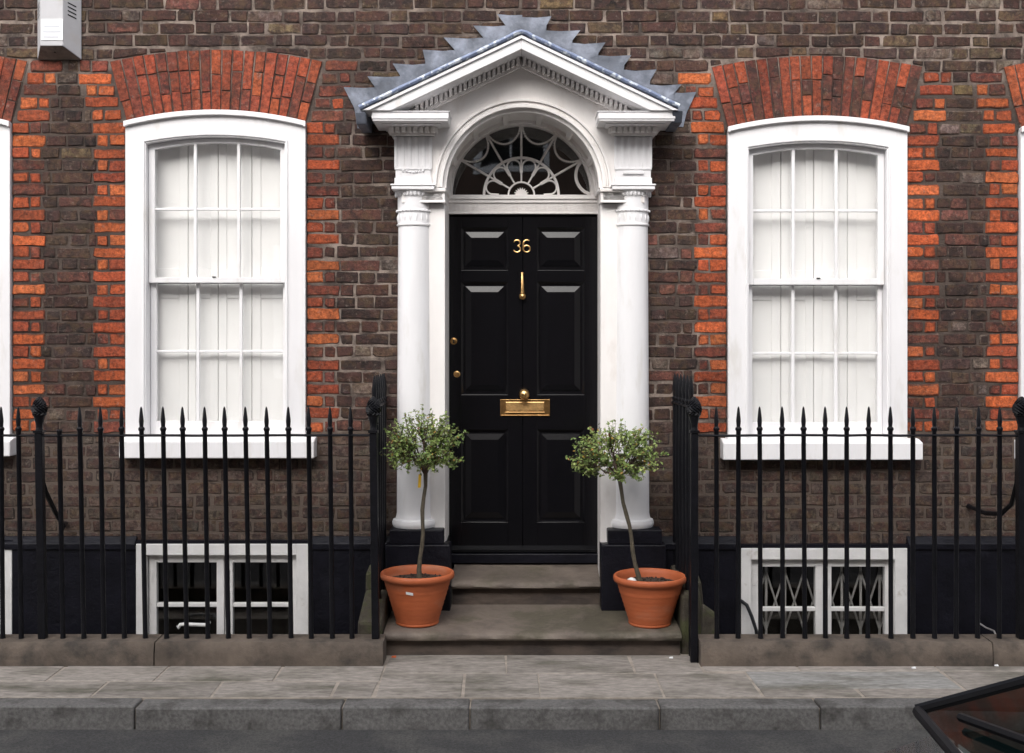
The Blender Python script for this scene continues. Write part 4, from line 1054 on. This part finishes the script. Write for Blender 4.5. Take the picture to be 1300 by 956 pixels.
def lollipop(cx, cy, z0, top, crown, rad, seed, label, nt=230, trunk=None):
    rg = random.Random(seed)
    t = thing('potted_tree', (cx, cy, z0), label, 'tree', 'lollipop trees in terracotta pots')
    P0, P1 = Vector((cx, cy, z0-.03)), Vector(top)
    pts = [P0.lerp(P1, i/9)+Vector((math.sin(i*1.3+seed)*.006, math.cos(i*1.7)*.005, 0)) for i in range(10)]; pts[-1] = P1
    MB().tube(pts, [.017, .0145]+[.0115+.001*math.sin(i*2) for i in range(7)]+[.013], 9).build('trunk', M['bark'], t, smooth=True)
    cc = Vector(crown); limbs = []
    tw = MB()
    nl = 10
    for i in range(nl):
        a = 2*math.pi*i/nl+rg.uniform(-.3, .3); el = rg.uniform(.08, .75) if i % 3 else rg.uniform(.7, 1.2)
        d = Vector((math.cos(a)*math.cos(el)*rad[0], math.sin(a)*math.cos(el)*rad[1], math.sin(el)*rad[2]*1.2))
        e = cc+Vector((d.x*.55, d.y*.55, d.z*.45-rad[2]*.25)); mid = P1.lerp(e, .5)+Vector((0, 0, -.01+rg.uniform(-.012, .012)))
        tw.tube([P1-Vector((0, 0, .01)), P1.lerp(mid, .5)+Vector((0, 0, .006)), mid, e], [.0075, .0055, .0045, .003], 5); limbs.append((mid, e))
    lf = MB()
    lumps = [(rg.uniform(0, 6.28), rg.uniform(-.4, 1.4), rg.uniform(.75, 1.14)) for _ in range(16)]
    for i in range(nt):
        while True:
            v = Vector((rg.uniform(-1, 1), rg.uniform(-1, 1), rg.uniform(-.8, 1)))
            if .35 < v.length < 1: break
        a, el = math.atan2(v.y, v.x), math.asin(v.z/v.length)
        k_ = 1.0
        for la, le, lr in lumps:
            d = abs((a-la+math.pi) % (2*math.pi)-math.pi)+abs(el-le)
            if d < .55: k_ = lr
        v = v.normalized()*(v.length**.55)*k_
        e = cc+Vector((v.x*rad[0], v.y*rad[1], v.z*rad[2]))
        mid, le_ = min(limbs, key=lambda L_: (L_[1]-e).length)
        b = mid.lerp(le_, rg.uniform(.3, 1)); c = b.lerp(e, .5)+Vector((rg.uniform(-.015, .015), rg.uniform(-.015, .015), rg.uniform(-.02, .008)))
        tw.tube([b, c, e], [.0022, .0018, .0010], 3, caps=False)
        shade = rg.random()
        nlv = rg.randint(14, 23)
        for q_ in range(nlv):
            s = rg.uniform(.30, 1.05); p = (b.lerp(c, s*2) if s < .5 else c.lerp(e, (s-.5)*2))
            dr = Vector((rg.gauss(0, 1), rg.gauss(0, 1), rg.gauss(.25, .8))).normalized(); L_ = rg.uniform(.014, .027); W_ = L_*rg.uniform(.24, .36)
            up = Vector((rg.gauss(0, .5), rg.gauss(-.4, .5), 1)); sd = dr.cross(up)
            if sd.length < .05: continue
            sd.normalize(); nn = sd.cross(dr)*.15*L_
            base = (.195, .270, .075) if shade < .5 else ((.135, .205, .055) if shade < .75 else (.27, .33, .105))
            r_ = rg.random()
            if r_ < .045: base = (.33, .20, .045)
            elif r_ < .058: base = (.24, .09, .035)
            elif r_ < .2: base = (.16, .19, .06)
            f = rg.uniform(.8, 1.25); lf.col = tuple(x_*f for x_ in base)
            p1 = p+dr*L_*.45
            lf.add([p, p1+sd*W_+nn, p+dr*L_, p1-sd*W_+nn], [(0, 1, 2), (0, 2, 3)])
    tw.build('branches', M['twig'], t, recalc=False)
    o = lf.build('crown', M['leaf'], t, recalc=False)
    return t
sc = 219.6
X_ = lambda p: (p-650)/sc; Z_ = lambda p: EYE-(p-433)/sc
lollipop(X_(532.5), PYL, .41, (X_(540.5), PYL-.01, Z_(601)), (X_(538), PYL-.01, Z_(563)), (.262, .24, .198), 3, 'lollipop tree with a straight stem and a yellow tag, left of the door', 235)
lollipop(X_(812), PYL-.01, .39, (X_(786), PYL-.02, Z_(607)), (X_(781.5), PYL-.02, Z_(575)), (.285, .25, .188), 8, 'lollipop tree on a leaning stem, right of the door', 235)
tg = MB().hexa([(X_(531.2), PYL-.03, Z_(618)), (X_(534.8), PYL-.03, Z_(618)), (X_(534.8), PYL-.028, Z_(618)), (X_(531.2), PYL-.028, Z_(618)), (X_(532.2), PYL-.03, Z_(601)), (X_(535.4), PYL-.03, Z_(601)), (X_(535.4), PYL-.028, Z_(601)), (X_(532.2), PYL-.028, Z_(601))])
tg.tube([(X_(533.8), PYL-.029, Z_(602)), (X_(536), PYL-.02, Z_(592))], .0012, 4)
tag(tg.build('plant_tag', M['yellow']), 'thin yellow plastic tag hanging under the crown of the left potted tree', 'plant tag')
m = MB(); m.lathe([(.001, 0), (.018, .003), (.029, .014), (.030, .026), (.022, .040), (.008, .047), (.001, .048)], (wx(801.5, -.43), -.45, tread1(PYL)+.226), 18)
tag(m.build('pebble', M['pebble'], smooth=True, sharp=80), 'smooth white pebble lying on the soil of the right pot', 'pebble')

# ------------------------------------------------------------------ alarm box
al = thing('alarm_box', (-2.752, 0, 3.482), 'white plastic alarm box with label and vents high on the brick wall', 'alarm box')
zt, zt2 = 3.98, 3.93
m = MB(); m.hexa([(-2.885,-.012,3.482),(-2.619,-.012,3.482),(-2.619,-.005,3.482),(-2.885,-.005,3.482),(-2.885,-.012,zt),(-2.619,-.012,zt),(-2.619,-.005,zt),(-2.885,-.005,zt)])
m.hexa([(-2.825,-.12,3.539),(-2.689,-.12,3.539),(-2.619,-.0122,3.484),(-2.885,-.0122,3.484),(-2.825,-.12,zt2),(-2.689,-.12,zt2),(-2.619,-.0122,zt),(-2.885,-.0122,zt)])
m.build('case', M['plastic'], al, bevel=.004)
m = MB(); m.add([(-2.822,-.1215,3.535),(-2.692,-.1215,3.535),(-2.622,-.014,3.480),(-2.882,-.014,3.480)], [(0,1,2,3)]).add([(-2.822,-.1205,3.537),(-2.692,-.1205,3.537),(-2.622,-.013,3.4825),(-2.882,-.013,3.4825)], [(0,1,2,3)]); m.build('underside', M['brown_blotch'], al)
Yf = -.1215; lx0, lx1 = wx(52, Yf), wx(80, Yf)
lb = MB().box(lx0, lx1, Yf-.0015, Yf, wz(51, Yf), wz(24, Yf)).build('label_plate', M['paper'], al)
m = MB()
for i, (w0, w1) in enumerate(((.15, .85), (.1, .9), (.12, .8))): z = wz(34+i*6.5, Yf); m.box(lx0+(lx1-lx0)*w0, lx0+(lx1-lx0)*w1, Yf-.0022, Yf-.0016, z-.0035, z+.0035)
m.build('label_print', M['grey_print'], al)
for s in (-1, 1):
    for i in range(4):
        z = wz(5.5+i*5, -.07)
        def sp(t, z_): # point on the sloping side, t from front (0) to back (1)
            X = (-2.689+.07*t) if s > 0 else (-2.825-.06*t); return (X+s*.0012, -.12+.1078*t, z_)
        a, b = .25, .72
        m = MB(); m.add([sp(a, z), sp(b, z-.012), sp(b, z-.004), sp(a, z+.008)], [(0,1,2,3)]); m.build('vent_slot', M['hole'], al)
m = MB(); m.lathe([(.006, 0), (.006, -.004)], (-2.755, -.075, 3.512), 10); m.build('screw_hole', M['hole'], al)

# ------------------------------------------------------------------ small loose things
tag(MB().tube([(wx(226, -.1), -.10, .06), (wx(226, -.1), -.10, wz(797, -.1)), (wx(229, -.1), -.10, wz(793, -.1)), (wx(234, -.1), -.10, wz(792.5, -.1)), (wx(262, -.1), -.10, wz(793.5, -.1)), (wx(262, -.1), -.038, wz(793.5, -.1))], .011, 8).build('pipe', M['white_worn'], smooth=True), 'thin white bent pipe in front of the left basement window', 'pipe')
tag(MB().tube([(wx(941, -.05), -.048, wz(763, -.05)), (wx(948, -.1), -.10, wz(768, -.1)), (wx(954, -.12), -.12, wz(782, -.12)), (wx(960, -.12), -.12, wz(800, -.12)), (wx(964, -.1), -.10, -.15), (wx(966, -.05), -.05, -.6), (wx(966, -.05), -.048, -1.2)], .011, 8).build('hose', M['cable'], smooth=True), 'thick black hose drooping across the corner of the barred basement window', 'hose')
tag(MB().tube([(wx(1243, -.1), -.06, wz(791, -.1)), (wx(1252, -.2), -.20, wz(797, -.2)), (wx(1262, -.4), -.40, wz(801, -.4)), (wx(1268, -.585), -.57, .10)], .005, 6).build('cable', M['grille'], smooth=True), 'thin grey cable crossing the area behind the right railing', 'cable')
def scrap(name, px, py, s, m, label, cat):
    y = FPX*EYE/(py-433)+CAM_Y; x = wx(px, y); z = .003
    b = MB(); b.hexa([(x-s, y-s*.5, z), (x+s*.8, y-s*.7, z), (x+s, y+s*.5, z), (x-s*.8, y+s*.6, z), (x-s*.8, y-s*.3, z+s*.5), (x+s*.7, y-s*.5, z+s*.35), (x+s*.8, y+s*.4, z+s*.6), (x-s*.7, y+s*.4, z+s*.4)])
    return tag(b.build(name, m), label, cat)
scrap('paper_scrap', 500, 835, .014, M['orange'], 'crumpled orange scrap on the pavement by the left end of the steps', 'litter')
scrap('cigarette_end', 852, 836, .012, M['paper'], 'white cigarette end on the pavement by the right end of the steps', 'litter')
scrap('paper_scrap', 1160, 849, .013, M['paper'], 'white scrap on the pavement below the right railing', 'litter')
scrap('paper_scrap', 1265, 846, .012, M['paper'], 'white scrap on the pavement nearest the right-hand railing post', 'litter')

# ------------------------------------------------------------------ parked car on the near side of the street
car = thing('parked_car', (1.8, -5.42, -.115), 'dark parked car with a raked windscreen at the edge of the road', 'car')
cyc = -5.42; hwid = .86
st = [(-.28, .62, .35, .52), (-.16, .74, .22, .66), (.05, .80, .17, .74), (.45, .835, .14, .83), (.72, .85, .13, .90), (.90, .85, .13, .965), (1.5, .86, .12, .975), (2.6, .86, .12, .975), (3.3, .85, .14, .97), (3.65, .82, .2, .95), (3.78, .76, .32, .86)]
vs = []; fs = []
def sect(x, w_, zl, zt): return [(x, cyc+y, z) for y, z in ((-w_*.92, zl), (-w_, zl+.12), (-w_, (zl+zt)/2+.05), (-w_*.985, zt-.09), (-w_*.90, zt-.015), (-w_*.5, zt+.012), (0, zt+.018), (w_*.5, zt+.012), (w_*.90, zt-.015), (w_*.985, zt-.09), (w_, (zl+zt)/2+.05), (w_, zl+.12), (w_*.92, zl))]
for s_ in st: vs += sect(*s_)
k_ = 13
for i in range(len(st)-1):
    for j in range(k_): j2 = (j+1)%k_; fs.append((i*k_+j, (i+1)*k_+j, (i+1)*k_+j2, i*k_+j2))
fs += [tuple(range(k_)), tuple((len(st)-1)*k_+j for j in range(k_-1, -1, -1))]
MB().add(vs, fs).build('body', M['car'], car, smooth=True, sharp=45)
B0 = [(.86, .80, .985), (2.05, .60, 1.385), (3.20, .60, 1.40), (3.68, .74, .955)]      # windscreen foot, header, rear header, rear foot
fL = lambda i, s: (B0[i][0], cyc+s*B0[i][1], B0[i][2])
MB().add([fL(0,-1), fL(0,1), fL(1,1), fL(1,-1)], [(0,1,2,3)]).build('windscreen', M['car_glass'], car)
MB().add([fL(3,-1), fL(3,1), fL(2,1), fL(2,-1)], [(0,1,2,3)]).build('rear_window', M['car_glass'], car)
for s_ in (-1, 1): MB().add([fL(0,s_), fL(3,s_), fL(2,s_), fL(1,s_)], [(0,1,2,3)]).build('side_window', M['car_glass'], car)
rf = MB(); P = []
for i, x in enumerate((2.0, 2.3, 2.65, 3.0, 3.25)):
    z = (1.378, 1.425, 1.44, 1.43, 1.395)[i]
    P += [(x, cyc+v*.615, z-.0-.03*abs(v)**3) for v in (-1, -.6, 0, .6, 1)]
rf.add(P, [(i*5+j, (i+1)*5+j, (i+1)*5+j+1, i*5+j+1) for i in range(4) for j in range(4)])
rf.build('roof', M['car'], car, smooth=True)
for s_ in (-1, 1):
    MB().tube([fL(0, s_), fL(1, s_), fL(2, s_), fL(3, s_)], [.012, .013, .018, .022], 8).build('pillar', M['rubber'], car, smooth=True)
    MB().tube([(2.5, cyc+s_*.79, .96), (2.48, cyc+s_*.60, 1.41)], .03, 8).build('pillar', M['rubber'], car, smooth=True)
    MB().tube([(1.46, cyc+s_*.80, .97), (1.44, cyc+s_*.88, 1.0), (1.45, cyc+s_*.955, 1.03), (1.48, cyc+s_*.97, 1.03)], [.03, .05, .065, .03], 10).build('wing_mirror', M['car'], car, smooth=True)
    MB().hexa([(-.20, cyc+s_*.50, .55), (-.02, cyc+s_*.74, .60), (.02, cyc+s_*.745, .62), (-.1, cyc+s_*.5, .60), (-.18, cyc+s_*.50, .64), (.0, cyc+s_*.75, .71), (.06, cyc+s_*.75, .725), (-.08, cyc+s_*.5, .69)]).build('headlight', M['lamp'], car, bevel=.01)
    for x in (.42, 3.0):
        y = cyc+s_*.78
        def wl(prof, name, m_, par):
            mb = MB(); seg = 28; v_ = []; f_ = []
            for r, yy in prof:
                for i in range(seg): a = 2*math.pi*i/seg; v_.append((x+r*math.cos(a), y+s_*yy, .19+r*math.sin(a)))
            for j in range(len(prof)-1):
                for i in range(seg): f_.append((j*seg+i, j*seg+(i+1)%seg, (j+1)*seg+(i+1)%seg, (j+1)*seg+i))
            f_ += [tuple(range(seg)), tuple((len(prof)-1)*seg+i for i in range(seg))]
            return mb.add(v_, f_).build(name, m_, par, smooth=True, sharp=40)
        wq = wl([(.20, -.1), (.295, -.095), (.305, -.06), (.305, .06), (.295, .09), (.2, .092)], 'wheel', M['rubber'], car)
        wl([(.195, .085), (.19, .098), (.15, .088), (.05, .094), (.001, .096)], 'rim', M['rim'], wq)
MB().tube([(.90, cyc+.66, 1.015), (1.0, cyc+.25, 1.055), (1.05, cyc-.25, 1.072)], .009, 6).build('wiper', M['rubber'], car, smooth=True)
MB().tube([(.86, cyc+.79, .985), (.81, cyc+.3, 1.0), (.81, cyc-.3, 1.0), (.86, cyc-.79, .985)], .012, 8).build('windscreen_trim', M['rubber'], car, smooth=True)
MB().hexa([(.90, cyc-.74, .80), (1.45, cyc-.74, .80), (1.45, cyc+.74, .80), (.90, cyc+.74, .80), (.93, cyc-.72, .965), (1.42, cyc-.72, 1.0), (1.42, cyc+.72, 1.0), (.93, cyc+.72, .965)]).build('dashboard', M['seat'], car, bevel=.03)
for x in (1.75, 2.75):
    for s_ in (-1, 1):
        MB().box(x, x+.5, cyc+s_*.36-.24, cyc+s_*.36+.24, .35, .93).build('seat', M['seat'], car, bevel=.06)

# ------------------------------------------------------------------ houses across the street (seen only in the glass and the gloss paint)
opp = thing('opposite_terrace', (0, -10.4, 0), 'brick terrace with white sash windows across the street', 'house')
m = MB(); m.box(-14, 14, -11.4, -10.4, -.1, 8.2); m.build('wall', M['far_brick'], opp)
MB().box(-14, 14, -10.5, -10.39, 7.9, 8.25).build('parapet', M['step'], opp)
for zz in (1.2, 4.4):
    for i in range(9):
        x = -12+i*3; f = MB(); f.ring([(x-.6, zz), (x-.6, zz+2), (x+.6, zz+2), (x+.6, zz), (x-.6, zz)], [(x-.48, zz+.1), (x-.48, zz+1.88), (x+.48, zz+1.88), (x+.48, zz+.1), (x-.48, zz+.1)], -10.40, -10.36)
        f.box(x-.48, x+.48, -10.398, -10.37, zz+.96, zz+1.02); f.box(x-.015, x+.015, -10.398, -10.372, zz+.1, zz+1.88)
        fo = f.build('window', M['white'], opp); MB().box(x-.48, x+.48, -10.399, -10.392, zz+.1, zz+1.88).build('pane', M['dark_room'], fo)
